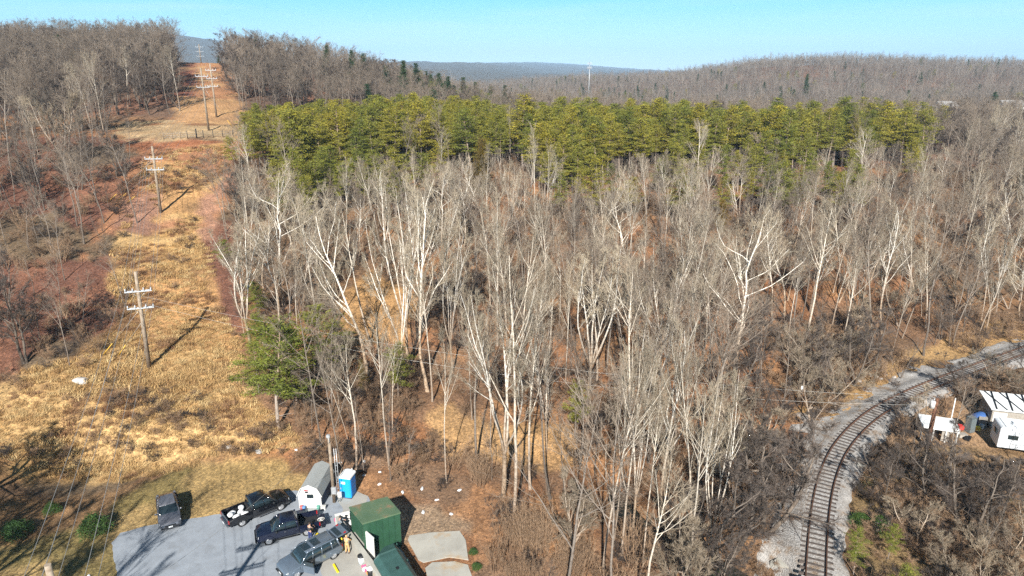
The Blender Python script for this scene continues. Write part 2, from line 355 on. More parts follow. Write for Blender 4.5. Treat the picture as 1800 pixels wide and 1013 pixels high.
bump(nt, b, n1, .9, .12)
me.materials.append(m_ground)
go = bpy.data.objects.new('ground', me); COL.objects.link(go); tag(go, kind='structure')
# ------------------------------------------------------------------ trees
class Poly:
    """polylines with radii, turned into one tube mesh per set, by numpy"""
    def __init__(s): s.g = {}
    def add(s, pts, rad, n):
        s.g.setdefault((len(pts), n), []).append((pts, rad))
    def arrays(s):
        Vs = []; Fs = []; base = 0
        for (k, n), L in s.g.items():
            P = np.array([l[0] for l in L], float); Rr = np.array([l[1] for l in L], float); m = len(L)
            T = np.empty_like(P); T[:, 1:-1] = P[:, 2:] - P[:, :-2]; T[:, 0] = P[:, 1] - P[:, 0]; T[:, -1] = P[:, -1] - P[:, -2]
            T /= np.maximum(np.linalg.norm(T, axis=2, keepdims=True), 1e-9)
            a = np.where(np.abs(T[:, :, 2:3]) < .9, np.array([0, 0, 1.]), np.array([1., 0, 0])); a = a[:, :1]  # one reference per line
            a = np.broadcast_to(a, T.shape); U = np.cross(T, a); U /= np.maximum(np.linalg.norm(U, axis=2, keepdims=True), 1e-9); W = np.cross(T, U)
            an = 2 * np.pi * np.arange(n) / n
            V = P[:, :, None, :] + (U[:, :, None, :] * np.cos(an)[None, None, :, None] + W[:, :, None, :] * np.sin(an)[None, None, :, None]) * Rr[:, :, None, None]
            Vs.append(V.reshape(-1, 3)); idx = base + np.arange(m * k * n).reshape(m, k, n); nx = np.roll(idx, -1, axis=2)
            F = np.stack([idx[:, :-1], nx[:, :-1], nx[:, 1:], idx[:, 1:]], -1).reshape(-1, 4); Fs.append(F); base += m * k * n
        return np.concatenate(Vs), np.concatenate(Fs)
def _norm(v):
    l = math.sqrt(v[0] * v[0] + v[1] * v[1] + v[2] * v[2]) or 1; return (v[0] / l, v[1] / l, v[2] / l)
def _side(rng, d, ang):
    """a direction at ang from d, at a random turn"""
    a = (0, 0, 1) if abs(d[2]) < .9 else (1, 0, 0)
    u = _norm((d[1] * a[2] - d[2] * a[1], d[2] * a[0] - d[0] * a[2], d[0] * a[1] - d[1] * a[0]))
    w = (d[1] * u[2] - d[2] * u[1], d[2] * u[0] - d[0] * u[2], d[0] * u[1] - d[1] * u[0])
    t = rng.random() * 6.2832; c, s = math.cos(t) * math.sin(ang), math.sin(t) * math.sin(ang); q = math.cos(ang)
    return (d[0] * q + u[0] * c + w[0] * s, d[1] * q + u[1] * c + w[1] * s, d[2] * q + u[2] * c + w[2] * s)
def grow(rng, p, d, L, r0, r1, n, wob, up):
    pts = [p]; st = L / n; dirs = [d]
    for i in range(n):
        d = _norm((d[0] + rng.gauss(0, wob), d[1] + rng.gauss(0, wob), d[2] + rng.gauss(0, wob) + up))
        p = (p[0] + d[0] * st, p[1] + d[1] * st, p[2] + d[2] * st); pts.append(p); dirs.append(d)
    return pts, [r0 + (r1 - r0) * i / n for i in range(n + 1)], dirs
def bare_tree(seed, Ht=20., r=.22, style='forest', q=1.0):
    """returns (trunk Poly, crown Poly). trunk = stems and big limbs, crown = branches and twigs"""
    rng = random.Random(seed); tr = Poly(); cr = Poly()
    S = dict(forest=dict(stems=1, start=.48, limbs=15, la=(.45, 1.0), ll=.33, up=.05, nb=7, nt=7, ns=3, tw=.011, wob=.05),
             poplar=dict(stems=1, start=.52, limbs=15, la=(.35, .8), ll=.29, up=.10, nb=8, nt=8, ns=3, tw=.010, wob=.035),
             sycamore=dict(stems=1, start=.30, limbs=13, la=(.5, .95), ll=.42, up=.13, nb=8, nt=6, ns=3, tw=.013, wob=.11),
             fork=dict(stems=5, start=.30, limbs=10, la=(.35, .8), ll=.24, up=.14, nb=7, nt=7, ns=3, tw=.012, wob=.06),
             round=dict(stems=2, start=.22, limbs=14, la=(.6, 1.15), ll=.42, up=.07, nb=8, nt=8, ns=4, tw=.012, wob=.12),
             sapling=dict(stems=1, start=.3, limbs=10, la=(.3, .7), ll=.25, up=.1, nb=6, nt=4, ns=0, tw=.009, wob=.07),
             shrub=dict(stems=9, start=.12, limbs=6, la=(.3, .8), ll=.4, up=.05, nb=6, nt=5, ns=0, tw=.007, wob=.12),
             wand=dict(stems=16, start=.2, limbs=6, la=(.2, .45), ll=.35, up=.12, nb=4, nt=3, ns=0, tw=.008, wob=.05))[style]
    multi = S['stems']; stems = []
    if style == 'fork':
        b, rr, dd = grow(rng, (0, 0, -.4), (rng.gauss(0, .04), rng.gauss(0, .04), 1), Ht * .22, r * 1.3, r, 4, .03, .1); tr.add(b, rr, 8)
        for k in range(multi):
            an = 6.28 * k / multi + rng.random(); t = rng.uniform(.16, .38); d = _norm((math.sin(t) * math.cos(an), math.sin(t) * math.sin(an), math.cos(t)))
            stems.append((b[-1], d, Ht * rng.uniform(.66, .85), r * rng.uniform(.5, .75)))
    elif multi == 1: stems = [((0, 0, -.4), (rng.gauss(0, .04), rng.gauss(0, .04), 1), Ht * 1.02, r)]
    else:
        sp = .07 if style == 'round' else .4 if style == 'shrub' else .22
        for k in range(multi):
            an = 6.28 * k / multi + rng.random(); t = rng.uniform(.05, sp * 1.4 if style != 'round' else .35)
            rad = rng.random() * (.15 if style != 'wand' else .8) * (1 if style != 'shrub' else 3)
            stems.append(((rad * math.cos(an), rad * math.sin(an), -.2), _norm((math.sin(t) * math.cos(an), math.sin(t) * math.sin(an), math.cos(t))), Ht * rng.uniform(.6, 1.), r * rng.uniform(.6, 1)))
    tw = S['tw']
    for (p, d, L, r0) in stems:
        ns = 10; pts, rad, dirs = grow(rng, p, d, L, r0, max(r0 * .12, tw), ns, S['wob'], .06 if multi > 1 else .04)
        if multi == 1: rad[0] = r0 * 1.35
        tr.add(pts, rad, 8 if r0 > .1 else 5); st0 = S['start'] if style != 'fork' else .34
        nl = max(3, int(S['limbs'] * (1 if multi == 1 else .8)))
        for i in range(nl):
            t = st0 + (1 - st0) * (i + rng.random()) / nl * .97
            if i < 2 and rng.random() < .4 and multi == 1: t *= rng.uniform(.6, 1)
            f = t * ns; k = min(int(f), ns - 1); a = f - k
            bp = tuple(pts[k][j] * (1 - a) + pts[k + 1][j] * a for j in range(3)); br = rad[k] * (1 - a) + rad[k + 1] * a
            taper = (1 - (t - st0) / (1 - st0)); ll = Ht * S['ll'] * (.35 + .75 * taper ** .8) * rng.uniform(.7, 1.2) * (1 if multi == 1 else .7)
            dl = _side(rng, dirs[k], rng.uniform(*S['la'])); lr = min(br * .60, ll * .018 + .008)
            lp, lrad, ld = grow(rng, bp, dl, ll, lr, tw * 1.3, 6, S['wob'] * 1.6, S['up']); (tr if lr > .035 and style not in ('shrub', 'wand') else cr).add(lp, lrad, 5)
            nb = max(2, int(S['nb'] * q))
            for j in range(nb):
                t2 = .18 + .8 * (j + rng.random()) / nb; f2 = t2 * 6; k2 = min(int(f2), 5); a2 = f2 - k2
                bp2 = tuple(lp[k2][m] * (1 - a2) + lp[k2 + 1][m] * a2 for m in range(3))
                bl = ll * .42 * (1.15 - t2 * .7) * rng.uniform(.7, 1.2); r2 = max(min(lrad[k2] * .6, bl * .012 + .006), tw)
                pp, prad, pd = grow(rng, bp2, _side(rng, ld[k2], rng.uniform(.4, .85)), bl, r2, tw * .9, 3, .1, S['up']); cr.add(pp, prad, 3)
                nt = max(2, int(S['nt'] * q))
                for m in range(nt):
                    f3 = (.15 + .83 * (m + rng.random()) / nt) * 3; k3 = min(int(f3), 2); a3 = f3 - k3
                    bp3 = tuple(pp[k3][w] * (1 - a3) + pp[k3 + 1][w] * a3 for w in range(3)); tl = max(bl * .45, .35) * rng.uniform(.6, 1.2)
                    tp, trd, td = grow(rng, bp3, _side(rng, pd[k3], rng.uniform(.35, .8)), tl, tw * .95, tw * .5, 2, .12, S['up']); cr.add(tp, trd, 3)
                    for w in range(int(S['ns'] * q)):
                        k4 = rng.randrange(1, 3) ; e, er, _ = grow(rng, tp[k4 - 1] if w % 2 else tuple((tp[k4 - 1][z] + tp[k4][z]) / 2 for z in range(3)), _side(rng, td[k4], rng.uniform(.35, .7)), tl * rng.uniform(.5, .85), tw * .75, tw * .4, 1, .1, S['up']); cr.add(e, er, 3)
    return tr, cr
def bark(name, low, high, z0=2., z1=9., scale=3., rough=.85, rnd=.25, mottle=(.6, .55, .5)):
    """bark whose own colour changes up the trunk (brown plates below, pale skin above)"""
    m, nt, b = _nt(name); tc = _n(nt, 'ShaderNodeTexCoord'); sp = _n(nt, 'ShaderNodeSeparateXYZ'); nt.links.new(tc.outputs['Object'], sp.inputs[0])
    nf = noise(nt, scale, 5, rough=.7); a = _n(nt, 'ShaderNodeMath', operation='MULTIPLY_ADD'); nt.links.new(nf, a.inputs[0]); a.inputs[1].default_value = 7; nt.links.new(sp.outputs[2], a.inputs[2])
    mr = _n(nt, 'ShaderNodeMapRange'); nt.links.new(a.outputs[0], mr.inputs[0]); mr.inputs[1].default_value = z0 + 3.5; mr.inputs[2].default_value = z1 + 3.5
    c = mix(nt, low, high, mr.outputs[0]); c = mix(nt, c, ramp(nt, noise(nt, scale * 1.7, 4), [(.38, mottle), (.55, (1, 1, 1))]), .8, 'MULTIPLY')
    oi = _n(nt, 'ShaderNodeObjectInfo'); c = mix(nt, c, ramp(nt, oi.outputs['Random'], [(0, (1 - rnd,) * 3), (1, (1 + rnd, 1 + rnd * .95, 1 + rnd * .85))]), 1.0, 'MULTIPLY')
    nt.links.new(c, b.inputs['Base Color']); b.inputs['Roughness'].default_value = rough; b.inputs['Specular IOR Level'].default_value = .2
    return m
B_SYC = bark('sycamore_bark', (.38, .29, .21), (.80, .77, .71), 5, 13, 2.2, mottle=(.5, .43, .35))
B_POP = bark('poplar_bark', (.33, .265, .21), (.62, .575, .50), 3, 13, 2.5)
B_GREY = bark('grey_bark', (.15, .125, .105), (.27, .235, .205), 1, 9, 3.)
B_DARK = bark('dark_bark', (.13, .105, .085), (.20, .17, .145), 1, 7, 3.)
T_SYC = bark('sycamore_twigs', (.32, .265, .20), (.44, .38, .29), 5, 13, 2.)
T_TAN = bark('tan_twigs', (.26, .21, .155), (.38, .325, .25), 2, 14, 1.5)
T_GREY = bark('grey_twigs', (.17, .135, .108), (.25, .205, .165), 2, 12, 1.5)
T_DARK = bark('dark_twigs', (.085, .068, .06), (.135, .112, .098), 1, 8, 1.5)
T_SHRUB = bark('shrub_twigs', (.25, .16, .10), (.34, .235, .155), 0, 3, 1.5)
T_FAR = bark('far_twigs', (.135, .115, .10), (.22, .195, .175), 2, 12, 1.5)
B_PINE = bark('pine_bark', (.30, .26, .23), (.33, .25, .19), 2, 9, 3.)
def mesh_of(poly, name, m):
    V, F = poly.arrays(); return np_mesh(name, V, F, m, smooth=True)
def foliage_mat(name, stops, rough=.65):
    m, nt, b = _nt(name); oi = _n(nt, 'ShaderNodeObjectInfo'); f = noise(nt, .9, 5, rough=.75)
    c = ramp(nt, f, stops); c = mix(nt, c, ramp(nt, oi.outputs['Random'], [(0, (.62, .75, .75)), (.4, (.95, 1, 1)), (1, (1.35, 1.2, .9))]), 1.0, 'MULTIPLY')
    nt.links.new(c, b.inputs['Base Color']); b.inputs['Roughness'].default_value = rough; b.inputs['Specular IOR Level'].default_value = .25
    try: b.inputs['Subsurface Weight'].default_value = 0
    except Exception: pass
    return m
M_PINE = foliage_mat('pine_needles', [(.3, (.065, .07, .012)), (.5, (.17, .165, .024)), (.68, (.31, .28, .042))])
M_CEDAR = foliage_mat('cedar_foliage', [(.3, (.05, .045, .012)), (.55, (.12, .085, .018)), (.75, (.20, .12, .022))])
M_WPINE = foliage_mat('dark_needles', [(.3, (.018, .035, .016)), (.6, (.04, .07, .03))])
M_GREEN = foliage_mat('green_needles', [(.3, (.05, .065, .013)), (.48, (.155, .16, .024)), (.66, (.28, .265, .04))])
M_EVER = foliage_mat('evergreen_leaves', [(.3, (.02, .05, .015)), (.6, (.06, .115, .03))])
M_RUST = foliage_mat('rusty_leaves', [(.3, (.28, .10, .04)), (.6, (.50, .22, .10))])
def tufts(rng, centers, dirs, size, n, flat=.45, seed=0):
    """needle tufts: small leaf faces spread round each centre; centers (k,3)"""
    rs = np.random.RandomState(seed); C = np.repeat(np.array(centers), n, 0); S = np.repeat(np.array(size), n)
    off = rs.normal(0, 1, (len(C), 3)) * np.stack([S, S, S * flat], 1) * .55; P = C + off
    a = rs.normal(0, 1, (len(C), 3)); a[:, 2] *= .5; a[:, 2] += .25; a /= np.linalg.norm(a, axis=1, keepdims=True)
    b = np.cross(a, rs.normal(0, 1, (len(C), 3))); b /= np.maximum(np.linalg.norm(b, axis=1, keepdims=True), 1e-6)
    l = (S * rs.uniform(.30, .6, len(C)))[:, None]; w = l * rs.uniform(.22, .42, (len(C), 1))
    v = np.stack([P - a * l * .5 - b * w * .5, P - a * l * .5 + b * w * .5, P + a * l * .5 + b * w * .35, P + a * l * .5 - b * w * .35], 1)
    return v.reshape(-1, 3), np.arange(len(C) * 4).reshape(-1, 4)
def pine(seed, Ht=14., cb=.42, w=2.6, style='virginia', dens=9, fsz=.42, leafmat=None):
    rng = random.Random(seed); tr = Poly(); cr = []; sz = []
    pts, rad, dirs = grow(rng, (0, 0, -.4), (rng.gauss(0, .03), rng.gauss(0, .03), 1), Ht * .99, Ht * .012 + .03, .02, 12, .03, .05); tr.add(pts, rad, 7)
    nwh = int((1 - cb) * Ht / (.62 if style != 'cedar' else .28))
    for i in range(nwh + 6):
        dead = i >= nwh
        t = cb + (1 - cb) * (i / nwh) if not dead else cb * rng.uniform(.35, 1)
        f = min(t * 12, 11.99); k = int(f); a = f - k; bp = [pts[k][j] * (1 - a) + pts[k + 1][j] * a for j in range(3)]
        s = (t - cb) / (1 - cb) if not dead else 0
        if style == 'cedar': prof = min(1, (s * 4 + .35)) * (1 - s) ** .75 + .06; drop = .5; nb = 7
        elif style == 'white': prof = (1 - s) ** .8 * .95 + .08; drop = 0.05; nb = 5
        else: prof = (.55 + .75 * math.sin(min(s * 1.25 + .35, 1.6) * 1.6) ** 1.0) * (1 - s ** 1.7 * .78) * .95; drop = .12; nb = 5
        for j in range(nb if not dead else 2):
            an = rng.random() * 6.283; L = w * prof * rng.uniform(.4, 1.3) if not dead else w * rng.uniform(.3, .6)
            el = rng.uniform(-.1, .3) + (s * .7) if style != 'cedar' else .6 + rng.uniform(-.1, .3)
            d = _norm((math.cos(an) * math.cos(el), math.sin(an) * math.cos(el), math.sin(el)))
            lp, lr, ld = grow(rng, tuple(bp), d, max(L, .25), .018 + L * .010, .008, 4, .10, -.02 if s < .5 else .06); tr.add(lp, lr, 3)
            if dead: continue
            step = .32 if style != 'cedar' else .26; nn = max(2, int(L / step))
            for m in range(nn):
                g = (.30 + .72 * (m + .5) / nn) * 4; g = min(g, 3.999); kk = int(g); aa = g - kk
                c = [lp[kk][z] * (1 - aa) + lp[kk + 1][z] * aa for z in range(3)]; sp = .30 * (1 - abs(2 * (m / nn) - 1) * .5) * (L / w + .4)
                for _ in range(2 if style != 'cedar' else 1):
                    cr.append((c[0] + rng.gauss(0, sp), c[1] + rng.gauss(0, sp), c[2] + rng.gauss(0, .05) + .06)); sz.append(fsz * rng.uniform(.7, 1.25))
    cr.append(pts[-1]); sz.append(fsz)
    v, f = tufts(rng, cr, None, sz, dens, .26 if style != 'cedar' else .9, seed)
    return tr, v, f
PROTO = {}
def reg(kind, tm, cm): PROTO.setdefault(kind, []).append((tm, cm))
def make_bare(kind, style, n, Ht, r, bm, tm, seed, q=1.0):
    for i in range(n):
        a, b = bare_tree(seed + i, Ht, r, style, q); reg(kind, mesh_of(a, 'trunk', bm), mesh_of(b, 'crown', tm))
make_bare('sycamore', 'sycamore', 4, 22, .235, B_SYC, T_SYC, 100)
make_bare('sycfork', 'fork', 3, 23, .20, B_SYC, T_SYC, 140)
make_bare('poplar', 'poplar', 5, 22, .175, B_POP, T_TAN, 200, .88)
make_bare('forest', 'forest', 6, 18, .13, B_GREY, T_GREY, 300, .9)
make_bare('round', 'round', 3, 12, .17, B_DARK, T_DARK, 400)
make_bare('roundpale', 'round', 2, 11, .16, B_POP, T_TAN, 430)
make_bare('sapling', 'sapling', 4, 9, .06, B_GREY, T_GREY, 500)
make_bare('shrub', 'shrub', 3, 3.2, .03, T_SHRUB, T_SHRUB, 600)
make_bare('dshrub', 'shrub', 2, 3.0, .03, T_DARK, T_DARK, 630)
make_bare('wand', 'wand', 2, 7.5, .035, T_SHRUB, T_SHRUB, 660)
make_bare('farbare', 'forest', 4, 16, .20, B_GREY, T_FAR, 700, .55)
make_bare('farround', 'round', 3, 14, .20, B_GREY, T_FAR, 730, .5)
def make_pine(kind, n, seed, lm, **k):
    for i in range(n):
        t, v, f = pine(seed + i, **k); reg(kind, mesh_of(t, 'trunk', B_PINE), np_mesh('crown', v, f, lm))
make_pine('pine', 8, 900, M_PINE, Ht=14, cb=.42, w=2.5, dens=8, fsz=.50)
make_pine('nearpine', 3, 930, M_GREEN, Ht=13, cb=.34, w=3.3, dens=13, fsz=.42)
make_pine('cedar', 2, 950, M_CEDAR, Ht=9, cb=.06, w=1.7, style='cedar', dens=14, fsz=.36)
make_pine('whitepine', 3, 970, M_WPINE, Ht=19, cb=.18, w=4.0, style='white', dens=9, fsz=.75)
print('tree faces', {k: [len(c.polygons) for _, c in v] for k, v in PROTO.items()})
def leanmat(lx, ly): return (ly, -lx, 0)
def put_tree(name, kind, i, p, h, label, cat, group=None, lean=(0, 0), rz=None, rng=random, squash=1.0, single=False):
    tm, cm = PROTO[kind][i % len(PROTO[kind])]; h0 = KH[kind]; s = h / h0
    e = empty(name, p, 0, label, cat, group); e.scale = (s * squash, s * squash, s)
    e.rotation_euler = (-lean[1], lean[0], (rng.random() * 6.283) if rz is None else rz)
    for m, nm in ((tm, 'trunk'), (cm, 'crown')):
        o = bpy.data.objects.new(nm, m); COL.objects.link(o); o.parent = e
    return e
def bush(seed, n=520):
    rng = random.Random(seed); tr = Poly(); C = []; S = []
    for i in range(9):
        p, r, d = grow(rng, (rng.gauss(0, .1), rng.gauss(0, .1), -.1), _norm((rng.gauss(0, .7), rng.gauss(0, .7), 1)), 1.2, .035, .01, 4, .12, .05); tr.add(p, r, 5)
    for i in range(n):
        a = rng.random() * 6.283; z = rng.random() ** .8; q = (1 - z ** 2.2) ** .5 * (1.15 + .25 * math.sin(a * 3 + seed)) * rng.uniform(.7, 1.05); C.append((math.cos(a) * q, math.sin(a) * q, .1 + z * 1.5)); S.append(rng.uniform(.22, .36))
    v, f = tufts(rng, C, None, S, 7, .7, seed); return tr, v, f
for i in range(2):
    t, v, f = bush(i + 5); reg('bush', mesh_of(t, 'stem', B_DARK), np_mesh('foliage', v, f, M_EVER))
KH = dict(bush=1.6, sycamore=22, sycfork=22, poplar=22, forest=18, round=12, roundpale=11, sapling=9, shrub=3.2, dshrub=3., wand=7.5, farbare=16, farround=14, pine=14, nearpine=13, cedar=9, whitepine=19)
# instanced "stuff": one object whose points carry copies of unlinked source meshes
def scatter(name, label, P, rots, scales, meshes, pick=None, hidden=None):
    me = bpy.data.meshes.new(name); P = np.asarray(P, np.float32); me.vertices.add(len(P)); me.vertices.foreach_set('co', P.ravel())
    for an, tp, arr in (('rot', 'FLOAT_VECTOR', rots), ('scl', 'FLOAT_VECTOR', scales), ('pick', 'INT', pick)):
        a = me.attributes.new(an, tp, 'POINT'); arr = np.asarray(arr)
        a.data.foreach_set('vector' if tp == 'FLOAT_VECTOR' else 'value', arr.astype(np.float32 if tp != 'INT' else np.int32).ravel())
    o = bpy.data.objects.new(name, me); COL.objects.link(o); tag(o, label, None, None, 'stuff')
    src = bpy.data.collections.new(name + '_source')
    for k, ml in enumerate(meshes):          # each source is a list of meshes in one spot -> joined at build time
        so = bpy.data.objects.new('%s_source_%02d' % (name, k), ml); src.objects.link(so)
    ng = bpy.data.node_groups.new(name, 'GeometryNodeTree')
    ng.interface.new_socket('Geometry', in_out='INPUT', socket_type='NodeSocketGeometry'); ng.interface.new_socket('Geometry', in_out='OUTPUT', socket_type='NodeSocketGeometry')
    N = ng.nodes; gi = N.new('NodeGroupInput'); gout = N.new('NodeGroupOutput'); m2p = N.new('GeometryNodeMeshToPoints'); ip = N.new('GeometryNodeInstanceOnPoints')
    ci = N.new('GeometryNodeCollectionInfo'); ci.inputs['Collection'].default_value = src; ci.inputs['Separate Children'].default_value = True; ci.inputs['Reset Children'].default_value = True
    def attr(nm, dt):
        a = N.new('GeometryNodeInputNamedAttribute'); a.data_type = dt; a.inputs['Name'].default_value = nm; return a.outputs[0]
    L = ng.links; L.new(gi.outputs[0], m2p.inputs['Mesh']); L.new(m2p.outputs[0], ip.inputs['Points']); L.new(ci.outputs[0], ip.inputs['Instance'])
    ip.inputs['Pick Instance'].default_value = True; L.new(attr('pick', 'INT'), ip.inputs['Instance Index'])
    er = N.new('FunctionNodeEulerToRotation'); L.new(attr('rot', 'FLOAT_VECTOR'), er.inputs[0]); L.new(er.outputs[0], ip.inputs['Rotation']); L.new(attr('scl', 'FLOAT_VECTOR'), ip.inputs['Scale'])
    L.new(ip.outputs[0], gout.inputs[0])
    md = o.modifiers.new('scatter', 'NODES'); md.node_group = ng
    return o
def joined(kind):
    """one mesh holding trunk and crown of each variant, for the instanced woods"""
    out = []
    for tm, cm in PROTO[kind]:
        Vt = []; Ft = []; mi = []; base = 0
        Fq = []
        for k, m in enumerate((tm, cm)):
            v = np.empty(len(m.vertices) * 3, np.float32); m.vertices.foreach_get('co', v); v = v.reshape(-1, 3)
            f = np.empty(len(m.loops), np.int32); m.loops.foreach_get('vertex_index', f); f = f.reshape(-1, 4) + base; base += len(v); Vt.append(v); Fq.append(f); mi += [k] * len(f)
        out.append(np_mesh(kind + '_joined', np.concatenate(Vt), np.concatenate(Fq), [tm.materials[0], cm.materials[0]], mi, smooth=True))
    return out
# ------------------------------------------------------------------ woods: where the trees stand
RW = random.Random(42); RSW = np.random.RandomState(42)
TREES = []     # (x, y, kind, height, radius)
def img(x, y): 
    h = H(x, y); return proj(x, y, h)
CORR = [(196, 640), (236, 560), (215, 480), (240, 400), (255, 340), (215, 262), (196, 240), (196, 214), (318, 212), (318, 150), (322, 108), (398, 108), (408, 150), (420, 212), (428, 240), (424, 300), (392, 360), (378, 430), (400, 520), (440, 620), (495, 735), (560, 790), (600, 840), (640, 850), (760, 875), (860, 905), (880, 1013), (880, 1300), (-900, 1300), (-900, 1100), (-500, 850), (-60, 730), (60, 660)]
def in_corr(px, py): return inpoly(px, py, CORR)
RYARD = [(1700, 712), (1850, 690), (2600, 690), (2600, 860), (1830, 850), (1720, 820), (1600, 800), (1605, 745), (1640, 712)]
def blocked(x, y):
    h = height(x, y); s, c = math.sin(PITCH), math.cos(PITCH); dz = CAM_H - h; zz = np.maximum(y * c + dz * s, 1)
    px = 900 + 1200 * x / zz; py = 506.5 + 1200 * (dz * c - y * s) / zz
    b = inpoly(px, py, CORR) & (y < 330); b |= (inpoly(px, py, RYARD) & (y < 120)); rd = np.full(x.shape, 99.); nr = y < 190; rd[nr] = rail_dist(x[nr], y[nr]); b |= rd < 5.2
    b |= (creek_dist(x, y) < 1.8) & (x > 8) & (x < 32) & (y < 60)
    # strip left of the corridor foot, and tall trees never between the camera and the car park
    return b, px, py
def blocked_low(x, y):
    h = height(x, y); px, py = proj(x, y, h); b = (inpoly(px, py, CORR) & (y < 330)) | (inpoly(px, py, RYARD) & (y < 120)); rd = np.full(x.shape, 99.); nr = y < 190; rd[nr] = rail_dist(x[nr], y[nr]); return b | (rd < 3.5) | ((creek_dist(x, y) < 1.5) & (x > 8) & (x < 32) & (y < 60)), px, py
